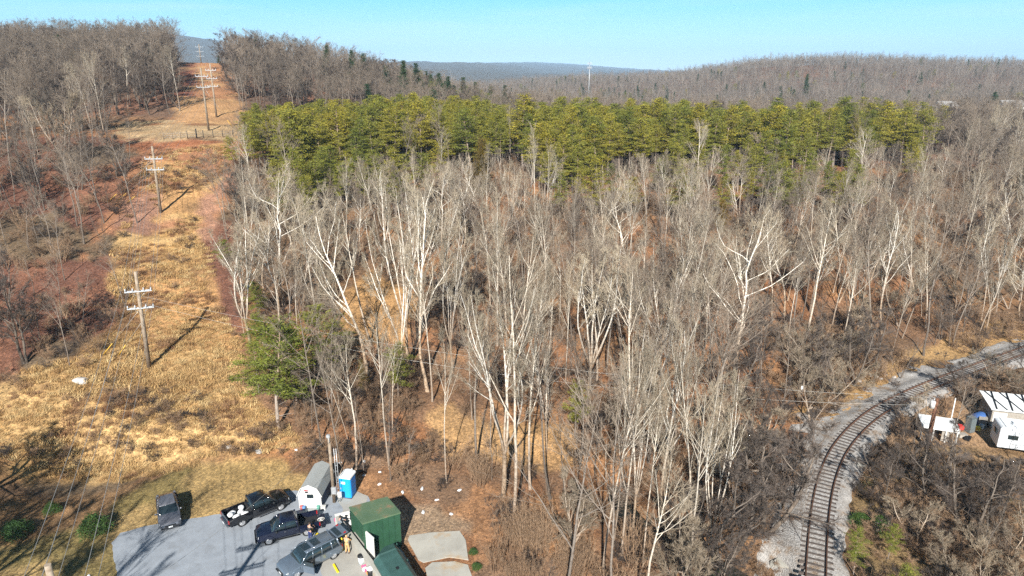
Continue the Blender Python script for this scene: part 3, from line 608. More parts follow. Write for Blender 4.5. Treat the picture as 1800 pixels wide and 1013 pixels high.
# 1. the distinctive pale trees, from the photograph: base pixel, top pixel, kind, variant, squash
HERO = [
 ((499, 541), (475, 308), 'sycamore', 0, 1.15, 'tall white sycamore with wide open crown, above the bright green pine at the clearing edge'),
 ((531, 548), (512, 372), 'sycamore', 1, .8, 'slender white sycamore just right of the wide white one at the clearing edge'),
 ((652, 668), (632, 372), 'sycamore', 2, 1.0, 'white sycamore with two curved limbs like a lyre, above the small green pine'),
 ((717, 640), (697, 318), 'sycfork', 0, .8, 'tall clump of white stems reaching up to the pine belt, left middle of the wood'),
 ((752, 690), (748, 345), 'sycamore', 3, .85, 'tall straight white sycamore right of the clump of white stems'),
 ((795, 655), (792, 400), 'sycfork', 1, .7, 'narrow pale multi-stemmed tree between the white clump and the big central sycamore'),
 ((872, 475), (873, 308), 'sycamore', 1, .62, 'thin white tree standing alone in front of the pine belt, left of centre'),
 ((941, 440), (938, 232), 'poplar', 0, .55, 'pair member with thin straight grey stem before the pines, near centre'),
 ((959, 437), (968, 262), 'poplar', 1, .55, 'leaning thin grey stem right of its straight neighbour before the pines'),
 ((884, 872), (880, 500), 'sycfork', 2, 1.0, 'broad many-limbed sycamore at the centre, behind the tan-trunked one'),
 ((905, 925), (905, 462), 'poplar', 2, .9, 'tall tan-trunked tree in the centre foreground, foot in orange leaves'),
 ((862, 790), (842, 560), 'poplar', 3, .7, 'pale stem leaning left beside the broad central sycamore'),
 ((1033, 700), (1058, 432), 'sycfork', 0, 1.1, 'wide grey fan-shaped tree right of the central sycamore'),
 ((993, 690), (1005, 480), 'poplar', 0, .7, 'slim pale tree left of the wide fan-shaped tree'),
 ((1093, 985), (1096, 600), 'poplar', 1, .7, 'tallest pale stem of the foreground cluster right of centre'),
 ((1078, 960), (1070, 620), 'poplar', 4, .6, 'pale stem on the left side of the foreground cluster right of centre'),
 ((1112, 940), (1122, 630), 'sycfork', 1, .6, 'forked white stem inside the foreground cluster right of centre'),
 ((1130, 1000), (1140, 680), 'poplar', 0, .6, 'lower stem on the right side of the foreground cluster'),
 ((1245, 1010), (1262, 660), 'sycfork', 0, .6, 'white forked tree left of the ballast, bottom right foreground'),
 ((830, 740), (818, 520), 'poplar', 4, .55, 'thin leaning stem left of the broad central sycamore'),
 ((690, 760), (688, 560), 'poplar', 2, .5, 'slim stem at the wood edge right of the toilet'),
 ((960, 800), (985, 560), 'sycfork', 2, .6, 'leaning pale double stem between the two broadest central trees'),
 ((1060, 1010), (1040, 640), 'poplar', 1, .75, 'dark-footed pale stem left of the foreground stem cluster'),
 ((1166, 930), (1165, 590), 'sycamore', 3, .75, 'white sycamore forked like a slingshot in the right foreground'),
 ((1215, 960), (1235, 620), 'poplar', 2, .8, 'pale trunk beside the slingshot-forked sycamore'),
 ((1290, 672), (1318, 388), 'sycamore', 0, 1.1, 'brilliant white sycamore with wide level limbs, in mid-slope right of centre'),
 ((1357, 560), (1362, 395), 'sycamore', 2, .85, 'white tree between two bright sycamores on the right slope'),
 ((1378, 560), (1400, 385), 'sycamore', 1, 1.0, 'bright white dense-crowned sycamore on the right slope'),
 ((1240, 570), (1246, 400), 'poplar', 3, .8, 'pale narrow tree left of the brilliant white sycamore'),
 ((1550, 588), (1612, 362), 'sycamore', 3, .85, 'white sycamore leaning right above the railway bend'),
 ((1570, 614), (1606, 480), 'poplar', 0, .6, 'small pale stem under the leaning sycamore by the railway'),
 ((1704, 540), (1738, 372), 'sycamore', 2, .7, 'white tree with narrow crown high on the far right slope'),
 ((1732, 585), (1780, 388), 'sycfork', 2, .75, 'double-stemmed white tree near the right edge, above the far rails'),
 ((1508, 338), (1520, 234), 'sycamore', 0, .95, 'small brilliant white tree just below the right half of the pine belt'),
 ((1700, 280), (1722, 205), 'sycfork', 0, .55, 'two thin white stems at the right end of the pine belt'),
 ((1195, 1085), (1200, 845), 'roundpale', 0, 1.1, 'small cream-coloured spreading tree at the bottom edge, right of centre'),
 ((1424, 745), (1452, 590), 'roundpale', 1, 1.1, 'bushy tan tree beside the ballast where the railway bends'),
 ((126, 298), (84, 92), 'roundpale', 0, .8, 'large pale spreading oak on the left bank above the cut'),
 ((612, 777), (558, 612), 'poplar', 1, .5, 'pale leaning tree behind the porta-potty, tilted left'),
 ((521, 752), (500, 640), 'sapling', 0, .6, 'broken grey stem under the bright green pine'),
 ((541, 747), (531, 610), 'sapling', 1, .6, 'slim grey stem right of the broken one at the clearing edge'),
 ((785, 850), (778, 600), 'poplar', 3, .5, 'slender pale stem at the wood edge behind the green building'),
 ((1702, 960), (1690, 770), 'round', 0, 1.3, 'wide dark bare tree in the yard below the camper'),
 ((1640, 905), (1600, 745), 'round', 1, 1.2, 'dark thorny bare tree between the railway and the yard'),
 ((1560, 860), (1585, 770), 'round', 2, 1.2, 'low dark bare tree beside the ballast, opposite the bend'),
 ((1790, 900), (1800, 775), 'round', 2, 1.3, 'dark bare tree at the right edge in front of the camper'),
 ((1345, 940), (1350, 690), 'round', 0, 1.25, 'large dark twiggy tree left of the railway'),
 ((1275, 1000), (1300, 700), 'round', 1, 1.2, 'dark dense-crowned tree left of the ballast, lower right'),
 ((1010, 1000), (1000, 770), 'roundpale', 0, .8, 'thin straight sapling with pale bark above the orange leaves'),
 ((1390, 640), (1400, 540), 'roundpale', 1, .8, 'small tan crowned tree on the slope left of the rails'),
 ((1625, 742), (1610, 655), 'roundpale', 0, 1.2, 'tan bare tree between the rails and the yard pole'),
 ((1690, 700), (1675, 615), 'round', 1, 1.3, 'dark bare tree overhanging the far rails, left of the yard'),
 ((1745, 690), (1730, 585), 'roundpale', 1, 1.1, 'pale bare tree just above the storage shed'),
 ((1795, 680), (1800, 560), 'round', 0, 1.3, 'dark bare tree at the right edge above the storage shed'),
 ((1575, 745), (1590, 680), 'round', 2, 1.3, 'low dark bush-like tree inside the railway bend'),
 ((1610, 960), (1600, 850), 'roundpale', 0, 1.3, 'tan twiggy tree right of the white chair'),
 ((1770, 1010), (1760, 890), 'roundpale', 1, 1.4, 'tan twiggy tree in the bottom right corner'),
 ((1660, 1030), (1650, 910), 'roundpale', 0, 1.3, 'tan bare tree at the bottom edge, left of the corner one'),
 ((1750, 880), (1740, 780), 'round', 2, 1.3, 'dark bare tree in front of the camper wheels'),
 ((1600, 850), (1610, 750), 'round', 0, 1.1, 'dark bare tree just below the yard pole'),
 ((1470, 640), (1480, 545), 'roundpale', 1, 1.1, 'rounded tan tree above the rubble by the far rails'),
 ((1376, 905), (1412, 735), 'round', 2, 1.0, 'dark bare tree leaning over the ballast from the left'),
 ((1398, 835), (1440, 690), 'round', 0, .9, 'dark bare tree whose branches reach towards the rails at the bend'),
 ((1408, 962), (1418, 840), 'sapling', 1, .9, 'thin dark sapling at the left rim of the ballast'),
 ((1548, 880), (1538, 760), 'round', 1, 1.1, 'dark bare tree right of the rails above the green pines'),
 ((20, 300), (15, 120), 'forest', 2, 1.1, 'grey tree at the left edge on the red bank'),
 ((45, 640), (50, 440), 'round', 2, 1.2, 'dark twiggy tree at the foot of the left bank'),
 ((-40, 880), (-10, 690), 'round', 1, 1.3, 'bare grey tree leaning in at the lower left edge, above the lawn'),
 ((430, 590), (428, 430), 'sycamore', 1, .5, 'thin white double stem at the clearing edge, left of the green pine'),
 ((600, 640), (590, 470), 'poplar', 2, .5, 'thin pale stem over the golden patch in the wood'),
]
HPOS = []
def height_for(p, pyt):
    """tree height so that its top meets the pixel row"""
    lo, hi = 1., 60.
    for _ in range(30):
        m = (lo + hi) / 2
        if proj(p.x, p.y, p.z + m)[1] > pyt: lo = m
        else: hi = m
    return lo
def base_pt(bx, by):
    p = hit(bx, by)
    if p is None: p = px_flat(bx, by, 0); p.z = H(p.x, p.y)
    return p
for n, ((bx, by), (tx, ty), kind, vi, sq, lab) in enumerate(HERO):
    p = base_pt(bx, by); h = height_for(p, ty); tpx, _ = proj(p.x, p.y, p.z + h); zz = p.y * math.cos(PITCH) + (CAM_H - p.z - h) * math.sin(PITCH)
    lean = math.atan2((tx - tpx) / 1200 * zz, h); lean = max(-.3, min(.3, lean))
    nm = 'sycamore_tree' if kind.startswith('syc') else 'pale_tree' if kind in ('poplar', 'roundpale') else 'sapling' if kind == 'sapling' else 'bare_tree'
    put_tree(nm, kind, vi, p, h, lab, 'tree', None, (lean * .8, 0), rz=RW.random() * .5 - .25 + n, rng=RW, squash=max(.6, sq) * (1 if h > 12 else .9))
    HPOS.append((p.x, p.y))
# 2. evergreens picked out by eye
EVER = [
 ((490, 752), (478, 545), 'nearpine', 0, 1.15, 'bright green pine leaning over the clearing edge, largest in the foreground'),
 ((560, 665), (560, 530), 'nearpine', 1, 1.2, 'bright green pine crown touching the largest foreground pine on its right'),
 ((455, 690), (452, 600), 'nearpine', 2, 1.2, 'low green pine at the left foot of the largest foreground pine'),
 ((522, 712), (525, 575), 'nearpine', 2, 1.0, 'green pine between the two largest foreground pines'),
 ((470, 640), (468, 545), 'nearpine', 0, 1.1, 'loose green pine on the left flank of the largest foreground pine'),
 ((595, 640), (590, 560), 'nearpine', 1, 1.0, 'small loose pine right of the foreground pines'),
 ((700, 700), (675, 596), 'nearpine', 2, 1.0, 'small green pine in front of the lyre-shaped sycamore'),
 ((455, 560), (448, 490), 'nearpine', 1, 1.0, 'dull green pine behind the thin white stem at the clearing edge'),
 ((392, 470), (388, 420), 'nearpine', 0, 1.2, 'small pine spilling onto the cleared strip'),
 ((1010, 770), (1005, 665), 'nearpine', 0, .75, 'green cedar between the central sycamore and the fan-shaped tree'),
 ((842, 345), (838, 240), 'cedar', 0, 1.1, 'tall bronze-green cedar in front of the pine belt'),
 ((1163, 340), (1164, 268), 'cedar', 1, 1.3, 'short bronze cedar in front of the pines, right of centre'),
 ((1268, 410), (1270, 350), 'cedar', 0, 1.2, 'dark bronze cedar low on the slope right of centre'),
 ((1790, 350), (1792, 298), 'cedar', 1, 1.6, 'bronze cedar at the right edge of the slope'),
 ((1415, 345), (1412, 262), 'pine', 0, 1.2, 'olive pine standing below the belt, right of centre'),
 ((1375, 335), (1372, 272), 'pine', 1, 1.1, 'olive pine left of its larger neighbour below the belt'),
 ((1600, 330), (1596, 252), 'pine', 2, 1.1, 'olive pine below the right end of the belt'),
 ((600, 360), (598, 285), 'nearpine', 1, 1.2, 'green pine below the left part of the belt'),
 ((540, 335), (545, 268), 'nearpine', 2, 1.2, 'green pine near the corridor below the belt'),
 ((1040, 390), (1036, 310), 'pine', 3, 1.1, 'olive pine reaching down the slope at centre'),
 ((415, 300), (418, 235), 'nearpine', 0, .9, 'yellow-green pine at the edge of the corridor by the field'),
 ((1560, 985), (1545, 915), 'nearpine', 1, .7, 'dark green tree between the railway and the yard'),
 ((1500, 1010), (1495, 925), 'nearpine', 2, .8, 'yellow-green pine hanging over the rails, low right'),
 ((1575, 1090), (1560, 985), 'nearpine', 0, .8, 'yellow-green pine at the bottom edge beside the rails'),
 ((640, 690), (640, 630), 'cedar', 1, .9, 'dull small cedar in the shade behind the porta-potty'),
]
for n, ((bx, by), (tx, ty), kind, vi, sq, lab) in enumerate(EVER):
    p = base_pt(bx, by); h = height_for(p, ty)
    put_tree('cedar_tree' if kind == 'cedar' else 'pine_tree', kind, vi, p, h, lab, 'tree', None, (RW.gauss(0, .03), 0), rng=RW, squash=sq); HPOS.append((p.x, p.y))
# isolated dark conifers on the skyline
SKY = [((738, 200), (738, 108), 250, 'dark conifer on the skyline left of the blue hill gap, tallest of them'), ((704, 200), (703, 103), 262, 'olive-tipped conifer left of the tallest skyline conifer'), ((682, 200), (684, 113), 262, 'olive conifer at the end of the leafless ridge'),
       ((638, 200), (638, 92), 275, 'conifer poking out of the leafless ridge, right one'), ((618, 200), (618, 86), 275, 'conifer poking out of the leafless ridge, middle one'), ((574, 200), (573, 78), 285, 'conifer poking out of the leafless ridge, left one'),
       ((768, 200), (768, 126), 255, 'dark conifer right of the tallest skyline conifer'), ((786, 200), (786, 132), 260, 'small dark conifer, first of the low row below the purple hill'), ((808, 200), (808, 133), 265, 'small dark conifer, second of the low row below the purple hill'), ((835, 200), (834, 142), 262, 'small dark conifer, third of the low row below the purple hill'),
       ((860, 200), (860, 150), 270, 'small dark conifer behind the pine belt, left of the mast'), ((882, 200), (883, 147), 275, 'small dark conifer nearest the mast on its left'), ((1754, 200), (1754, 160), 330, 'lone dark conifer on the right skyline slope'), ((1422, 200), (1423, 128), 520, 'conifer beside the bare red patch on the right hill'),
       ((390, 108), (388, 96), 295, 'small green conifer on the crest of the cleared strip')]
for (b_, (tx, ty), d, lab) in SKY:
    x = (tx - 900) / 1258. * d; p = G3(x, d); h = max(4, height_for(p, ty)); put_tree('conifer_tree', 'whitepine', int(tx), p, h, lab, 'tree', None, rng=RW, squash=max(.3, min(1.1, 9. / h + .3)) if h < 25 else .8)
# 3. random woods by grid cells
def cells(y0, y1, u0, u1, step, jit=.9):
    out = []
    y = y0
    while y < y1:
        s = step(y) if callable(step) else step
        x = np.arange(u0 * y, u1 * y, s); n = len(x)
        out.append(np.stack([x + RSW.uniform(-.5, .5, n) * s * jit, np.full(n, y) + RSW.uniform(-.5, .5, n) * s * jit], 1)); y += s
    return np.concatenate(out)
A = np.array(HPOS)
def clear_of(P, r, Q=A):
    ok = np.ones(len(P), bool)
    for q in Q: ok &= (P[:, 0] - q[0]) ** 2 + (P[:, 1] - q[1]) ** 2 > r * r
    return ok
# pine belt (in world: a band across the slope, u from -.36 to +.62, d 128..205)
Pp = cells(118, 245, -.42, .66, 3.1)
bl, px, py = blocked(Pp[:, 0], Pp[:, 1]); hh = height(Pp[:, 0], Pp[:, 1])
top = 506.5 + 1200 * ((CAM_H - hh - 14) * math.cos(PITCH) - Pp[:, 1] * math.sin(PITCH)) / (Pp[:, 1] * math.cos(PITCH) + (CAM_H - hh - 14) * math.sin(PITCH))
lowb = np.interp(px, [400, 560, 640, 900, 1000, 1100, 1300, 1400, 1480, 1560, 1660, 1700], [308, 350, 322, 310, 355, 318, 305, 325, 305, 288, 272, 258]) + 20 * fbm(Pp[:, 0], Pp[:, 1], 9., 3)
ok = ~bl & (py < lowb) & (px < 1668) & (px > 432) & (Pp[:, 1] < np.interp(px, [430, 1100, 1400, 1668], [196, 200, 222, 232]) + 14 * fbm(Pp[:, 0], 0 * Pp[:, 1], 30., 2))
ok &= RSW.rand(len(ok)) < .86
Pp = Pp[ok]; Pp = Pp[np.argsort(Pp[:, 1])]; print('pines', len(Pp))
def th(x, y, t): return H(x, y)
belt = []
for (x, y) in Pp:
    gx = H(x, y); q = G3(x, y); px_, _ = proj(x, y, gx); tgt = np.interp(px_, [430, 520, 720, 900, 1100, 1300, 1500, 1600, 1668], [196, 190, 180, 182, 186, 190, 184, 180, 186]) 
    hmax = height_for(q, tgt); belt.append((x, y, min(hmax * RW.choice((.72, .82, .9, .97, 1.02, 1.08, 1.2)), RW.uniform(10.5, 18))))
pin_i = belt[:236]; rest_pines = belt[236:]
for n, (x, y, h) in enumerate(pin_i):
    put_tree('pine_tree', 'pine', n, G3(x, y), h, 'olive green pine with bare lower trunk in the dense belt across the slope', 'tree', 'pines of the belt across the slope', rng=RW, squash=RW.uniform(.85, 1.25))
n_ = 0
while n_ < 64:      # looser pines standing among the bare trees just below the belt
    a, b_ = (RW.uniform(440, 780), RW.uniform(325, 400)) if n_ < 22 else (RW.uniform(940, 1500), RW.uniform(318, 400)) if n_ < 50 else (RW.uniform(460, 1680), RW.uniform(318, 440))
    p = hit(a, b_)
    if p is None or p.y > 190 or (b_ > 400 and RW.random() < .6): continue
    put_tree('pine_tree', 'pine', n_, p, RW.uniform(8, 13), 'loose olive pine standing among bare trees below the dense belt', 'tree', 'scattered pines below the belt', rng=RW, squash=RW.uniform(.8, 1.3)); n_ += 1
STUFF = dict()
def stuff_add(kind, P, rots, scl): STUFF.setdefault(kind, []).append((P, rots, scl))
# bare near wood
Pb = cells(40, 200, -1.05, 1.05, lambda y: 3.5 if y < 150 else 4.4)
bl, px, py = blocked(Pb[:, 0], Pb[:, 1]); dn = fbm(Pb[:, 0], Pb[:, 1], 16., 3)
holes = inpoly(px, py, [(745, 740), (800, 690), (1000, 735), (1020, 800), (960, 840), (830, 810), (760, 800)]) | inpoly(px, py, [(585, 520), (640, 460), (745, 520), (700, 610), (600, 600)]) | (inpoly(px, py, [(1500, 800), (1700, 690), (2000, 620), (2300, 1300), (1500, 1300)]) & (RSW.rand(len(px)) < .35)) | (inpoly(px, py, [(840, 880), (960, 900), (1040, 940), (1060, 1200), (840, 1200)]) & (RSW.rand(len(px)) < .4))
inbelt = (py < lowb.mean()) & (px > 432) & (px < 1668) & (Pb[:, 1] > 128)
low = np.interp(px, [400, 560, 640, 900, 1000, 1100, 1300, 1400, 1480, 1560, 1660, 1700], [300, 330, 300, 290, 330, 300, 285, 300, 285, 262, 252, 245])
inbelt = (py < low - 4) & (px > 432) & (px < 1668) & (Pb[:, 1] < 225)
field = (py > 205) & (py < 250) & (px < 430) & (px > 190)
leftb = (px < 420); keep = ~bl & ~holes & ~inbelt & ~field & (RSW.rand(len(Pb)) < np.where(leftb & (Pb[:, 1] < 150), .52, np.where((py < 400) & (px > 430) & (px < 1680), .58, .84))) & clear_of(Pb, 2.6) & (px > -160) & (px < 1960) & (py < 1150) 
Pb = Pb[keep]; px = px[keep]; py = py[keep]
order = np.argsort(Pb[:, 1]); Pb = Pb[order]; px = px[order]; py = py[order]; print('bare near', len(Pb))
cnt = dict(n=0)
for (x, y), a, b_ in zip(Pb, px, py):
    r = RW.random(); 
    # heights: forest canopy of the middle zone
    leftside = a < 430
    if leftside: kind = 'forest' if r < .55 else 'round' if r < .75 else 'sapling' if r < .95 else 'poplar'; h = RW.uniform(9, 15)
    elif a > 1250 and b_ > 640: kind = 'round' if r < .55 else 'roundpale' if r < .7 else 'forest' if r < .85 else 'sapling'; h = RW.uniform(9, 13)
    elif b_ > 600: kind = 'poplar' if r < .4 else 'forest' if r < .7 else 'sapling' if r < .85 else 'round' if r < .93 else 'sycfork'; h = RW.uniform(13, 20)
    else: kind = 'forest' if r < .34 else 'poplar' if r < .62 else 'sapling' if r < .76 else 'roundpale' if r < .85 else 'sycamore' if r < .93 else 'round'; h = RW.uniform(10, 15)
    if kind == 'sapling': h = RW.uniform(6, 11)
    if kind in ('round', 'roundpale'): h = RW.uniform(7, 11)
    if y > 150: h = RW.uniform(12, 17)
    if 425 < a < 1680 and y < 215 and RW.random() < .88: h = min(h, max(4.5, height_for(G3(x, y), float(np.interp(a, [400, 560, 640, 900, 1000, 1100, 1300, 1400, 1480, 1560, 1660, 1700], [300, 330, 300, 290, 330, 300, 285, 300, 285, 262, 252, 245])) - 22 + RW.uniform(-10, 45))))
    if leftside and b_ > 430: h *= .72
    i = RW.randrange(20); sq = RW.uniform(.8, 1.15); ln = (RW.gauss(0.01, .08), RW.gauss(0, .06)); 
    vis = (-60 < a < 1860)
    if cnt['n'] < 300 and vis:
        cnt['n'] += 1
        dark = kind in ('forest', 'round', 'sapling')
        lab = 'leafless %s tree among many alike in the winter wood' % ('grey-brown' if dark else 'pale-barked')
        put_tree('bare_tree', kind, i, G3(x, y), h, lab, 'tree', 'leafless trees of the winter wood', ln, rng=RW, squash=sq)
    else:
        k = kind if kind in ('forest', 'round', 'sapling', 'poplar', 'roundpale', 'sycamore') else 'poplar'
        s = h / KH[k]; stuff_add(k, (x, y, H(x, y)), (ln[0], ln[1], RW.random() * 6.28), (s * sq, s * sq, s))
for (x, y, h) in rest_pines: s = h / 14; q = RW.uniform(.85, 1.25); stuff_add('pine', (x, y, H(x, y)), (0, 0, RW.random() * 6.28), (s * q, s * q, s))
# far woods to the ridges, sparser with distance
Pf = cells(200, 1250, -1.0, .95, lambda y: 5.2 + max(0, y - 260) * .006)
bl, px, py = blocked(Pf[:, 0], Pf[:, 1])
ok = ~bl & (px > -60) & (px < 1860) & ~((px > 312) & (px < 400) & (Pf[:, 1] > 190) & (Pf[:, 1] < 1500)) & ~(inpoly(px, py, [(1395, 120), (1440, 118), (1450, 150), (1400, 155)]) & (RSW.rand(len(px)) < .6)) & ~((px > 1560) & (py > 150) & (py < 172) & (RSW.rand(len(px)) < .6))
Pf = Pf[ok]; hf = height(Pf[:, 0], Pf[:, 1]); px = px[ok]; print('far trees', len(Pf))
for (x, y), z, a in zip(Pf, hf, px):
    r = RW.random(); ever = fbm(np.array([x + 900]), np.array([y]), 60., 2)[0]
    pe = .75 if (740 < a < 900 and 240 < y < 330) else .06 if ever > .35 else .02
    if 380 < y < 700 and 960 < a < 1180 and ever > 0: pe = .18
    if r < pe: k = 'whitepine' if RW.random() < .6 else 'pine'; h = RW.uniform(9, 14)
    else: k = ('forest' if RW.random() < .7 else 'round') if y < 330 else 'farbare' if RW.random() < .35 else 'farround'; h = RW.uniform(13.5, 17.5) if a < 335 else RW.uniform(11, 15.5) if a < 760 else RW.uniform(11, 17)
    s = h / KH[k]; q = RW.uniform(.9, 1.35) * (1.0 if k in ('farbare', 'farround') else 1.1 if k in ('forest', 'round') else .8); stuff_add(k, (x, y, z - .3), (RW.gauss(0, .04), RW.gauss(0, .04), RW.random() * 6.28), (s * q, s * q, s))
kinds = sorted(STUFF); src = []; off = {}
for k in kinds: off[k] = len(src); js = joined(k); src += js; PROTO[k + '_n'] = len(js)
PP = []; RR = []; SS = []; KK = []
for k in kinds:
    nv = PROTO[k + '_n']
    for (p, r, s) in STUFF[k]: PP.append(p); RR.append(r); SS.append(s); KK.append(off[k] + RW.randrange(nv))
scatter('woodland', 'grey leafless woodland with scattered conifers covering the slopes and far ridges', PP, RR, SS, src, KK)
# undergrowth inside the near wood
Pu = cells(42, 190, -1.0, 1.0, lambda y: 1.75 if y < 130 else 2.5); bl, px, py = blocked_low(Pu[:, 0], Pu[:, 1]); dn = fbm(Pu[:, 0] + 77, Pu[:, 1], 9., 3)
ok = ~bl & (px > -60) & (px < 1860) & (py < 1100) & (dn > np.where((py > 320) & (py < 640) & (px > 430), -.08, -.32)) & ~((py > 205) & (py < 250) & (px < 430)) & ~(inpoly(px, py, [(585, 520), (640, 460), (745, 520), (700, 610), (600, 600)]))
ok &= ~((px < 420) & (RSW.rand(len(px)) < np.where(px > 150, .68, .4))) & ~(inpoly(px, py, [(745, 740), (800, 700), (1000, 735), (1020, 790), (960, 830), (830, 810), (760, 800)])) & ~(inpoly(px, py, [(580, 780), (700, 790), (860, 860), (1050, 940), (1060, 1200), (840, 1200)]) & (RSW.rand(len(px)) < .6))
Pu = Pu[ok]; px = px[ok]; py = py[ok]; hu = height(Pu[:, 0], Pu[:, 1]); print('undergrowth', len(Pu))
su = joined('shrub') + joined('dshrub') + joined('wand') + joined('sapling'); PP = []; RR = []; SS = []; KK = []
for (x, y), z, a, b_ in zip(Pu, hu, px, py):
    r = RW.random(); k = RW.randrange(3) if r < .55 else 3 + RW.randrange(2) if r < .8 else 5 + RW.randrange(2) if r < .86 else 7 + RW.randrange(4)
    s = RW.uniform(.35, 1.0); PP.append((x, y, z)); RR.append((0, 0, RW.random() * 6.28)); SS.append((s * 1.2, s * 1.2, s * (.55 if k in (5, 6) else .8))); KK.append(k)
scatter('undergrowth', 'tangled leafless brush and saplings under the trees', PP, RR, SS, su, KK)
# dry grass tussocks on the cleared strip
def tuft_mesh(name, seed, n, h, sp, m, w=.035):
    rs = np.random.RandomState(seed); V = []; F = []
    for i in range(n):
        a = rs.rand() * 6.283; r = rs.rand() ** .7 * sp; x, y = r * math.cos(a), r * math.sin(a); b = rs.rand() * 6.283; l = h * rs.uniform(.5, 1.1); bend = rs.uniform(.3, 1.1)
        dx, dy = math.cos(b), math.sin(b); w2 = w * rs.uniform(.6, 1.3); base = len(V)
        for t, ww in ((0, 1.), (.55, .8), (1, .12)):
            cx = x + dx * bend * l * t * t; cy = y + dy * bend * l * t * t; cz = l * (t - .35 * bend * t * t) - .04
            V += [(cx - dy * w2 * ww, cy + dx * w2 * ww, cz), (cx + dy * w2 * ww, cy - dx * w2 * ww, cz)]
        F += [(base, base + 1, base + 3, base + 2), (base + 2, base + 3, base + 5, base + 4)]
    return np_mesh(name, np.array(V), np.array(F), m)
def gmat(name, a, b_, c_):
    m, nt, b = _nt(name); oi = _n(nt, 'ShaderNodeObjectInfo'); cc = ramp(nt, oi.outputs['Random'], [(0, a), (.5, b_), (1, c_)])
    nt.links.new(cc, b.inputs['Base Color']); b.inputs['Roughness'].default_value = .8; b.inputs['Specular IOR Level'].default_value = .15; return m
M_STRAW = gmat('dry_grass', (.33, .195, .085), (.49, .32, .14), (.60, .44, .22)); M_BRUSH = gmat('dead_weeds', (.20, .10, .05), (.30, .17, .09), (.36, .23, .12))
gm = [tuft_mesh('tussock', s, 95, .58, .65, M_STRAW, .022) for s in range(4)] + [tuft_mesh('weed', 20 + s, 90, .85, .55, M_BRUSH, .016) for s in range(2)]
Pg = cells(58, 150, -1.0, -.30, lambda y: .62 if y < 90 else .85, 1.); h = height(Pg[:, 0], Pg[:, 1]); s_, c_ = math.sin(PITCH), math.cos(PITCH); dz = CAM_H - h; zz = Pg[:, 1] * c_ + dz * s_; px = 900 + 1200 * Pg[:, 0] / zz; py = 506.5 + 1200 * (dz * c_ - Pg[:, 1] * s_) / zz
gz = [(-60, 745), (60, 655), (130, 620), (205, 565), (205, 480), (215, 400), (250, 350), (262, 262), (420, 262), (400, 330), (365, 420), (375, 520), (420, 600), (440, 690), (480, 735), (550, 780), (480, 800), (400, 796), (300, 825), (215, 845), (100, 840), (-60, 850)]
f1 = fbm(Pg[:, 0], Pg[:, 1], 5., 3); ok = inpoly(px + f1 * 12, py + f1 * 8, gz) & (RSW.rand(len(px)) < .88) & ~inpoly(px, py, [(400, 302), (352, 335), (335, 370), (352, 425), (395, 425), (372, 390), (385, 335), (420, 312)]) & ((py > 430) | (f1 > -.1))
Pg = Pg[ok]; h = h[ok]; f1 = f1[ok]; f2 = fbm(Pg[:, 0] + 31, Pg[:, 1], 6., 3); n = len(Pg); print('tussocks', n)
sc = RSW.uniform(.55, 1.15, n) * (1 + .35 * f1); kk = np.where((f2 > .22) & (RSW.rand(n) < .7), 4 + RSW.randint(0, 2, n), RSW.randint(0, 4, n))
scatter('dry_grass', 'golden dry grass tussocks on the cleared strip under the power line', np.column_stack([Pg, h]), np.column_stack([RSW.normal(0, .12, n), RSW.normal(0, .12, n), RSW.rand(n) * 6.28]), np.column_stack([sc * 1.1, sc * 1.1, sc * .8]), gm, kk)

# brown brush patches in the dry grass
Q = []
for (cx, cy, rx, ry, n) in [(300, 735, 85, 32, 60), (225, 700, 60, 30, 34), (470, 765, 45, 22, 26), (250, 790, 90, 16, 22), (110, 800, 90, 30, 26), (330, 300, 45, 25, 24), (300, 450, 60, 60, 20), (420, 640, 26, 60, 22), (150, 560, 60, 40, 30), (430, 800, 70, 10, 16), (560, 800, 50, 18, 30)]:
    for _ in range(int(n * .5)):
        p = hit(cx + RW.gauss(0, rx * .6), cy + RW.gauss(0, ry * .6))
        if p is not None: Q.append(p)
S_ = [RW.uniform(.22, .48) for _ in Q]
scatter('bramble', 'low brown bramble patches in the dry grass of the cleared strip', [tuple(p) for p in Q], [(0, 0, RW.random() * 6.28) for _ in Q], [(s * 1.5, s * 1.5, s) for s in S_], joined('shrub') + joined('dshrub'), [RW.randrange(5) for _ in Q])

# thicker brush: yard, ballast edges, wands behind the pads
Q = []; K_ = []
for (cx, cy, rx, ry, n, lo_, hi_, kk_) in [(1660, 930, 130, 70, 115, .35, 1.0, 0), (1540, 820, 22, 60, 40, .3, .8, 0), (1640, 700, 60, 22, 46, .4, 1.0, 0), (1750, 680, 60, 18, 40, .4, 1., 0), (1392, 830, 14, 70, 30, .3, .7, 0), (1580, 760, 24, 22, 26, .3, .8, 0), (1700, 860, 90, 30, 60, .25, .6, 0), (915, 970, 50, 50, 17, .35, .75, 1), (1000, 1000, 50, 40, 12, .35, .7, 1), (840, 850, 40, 16, 7, .3, .6, 1), (720, 800, 90, 24, 40, .3, .7, 0), (620, 790, 60, 14, 22, .25, .5, 0), (1760, 1000, 60, 30, 40, .5, 1.1, 0)]:
    for _ in range(n):
        a, b_ = cx + RW.gauss(0, rx * .6), cy + RW.gauss(0, ry * .6); p = hit(a, b_) if b_ < 1100 else None
        if p is None or (p.x > 5 and p.y < 180 and rail_dist(p.x, p.y)[0] < 2.7) or (1690 < a < 1810 and 715 < b_ < 812) or (1605 < a < 1690 and 735 < b_ < 792) or inpoly(np.array([p.x]), np.array([p.y]), LOT)[0] or (590 < a < 850 and b_ > 872): continue
        s = RW.uniform(lo_, hi_); Q.append((tuple(p), s, kk_))
mm = joined('shrub') + joined('dshrub') + joined('wand')
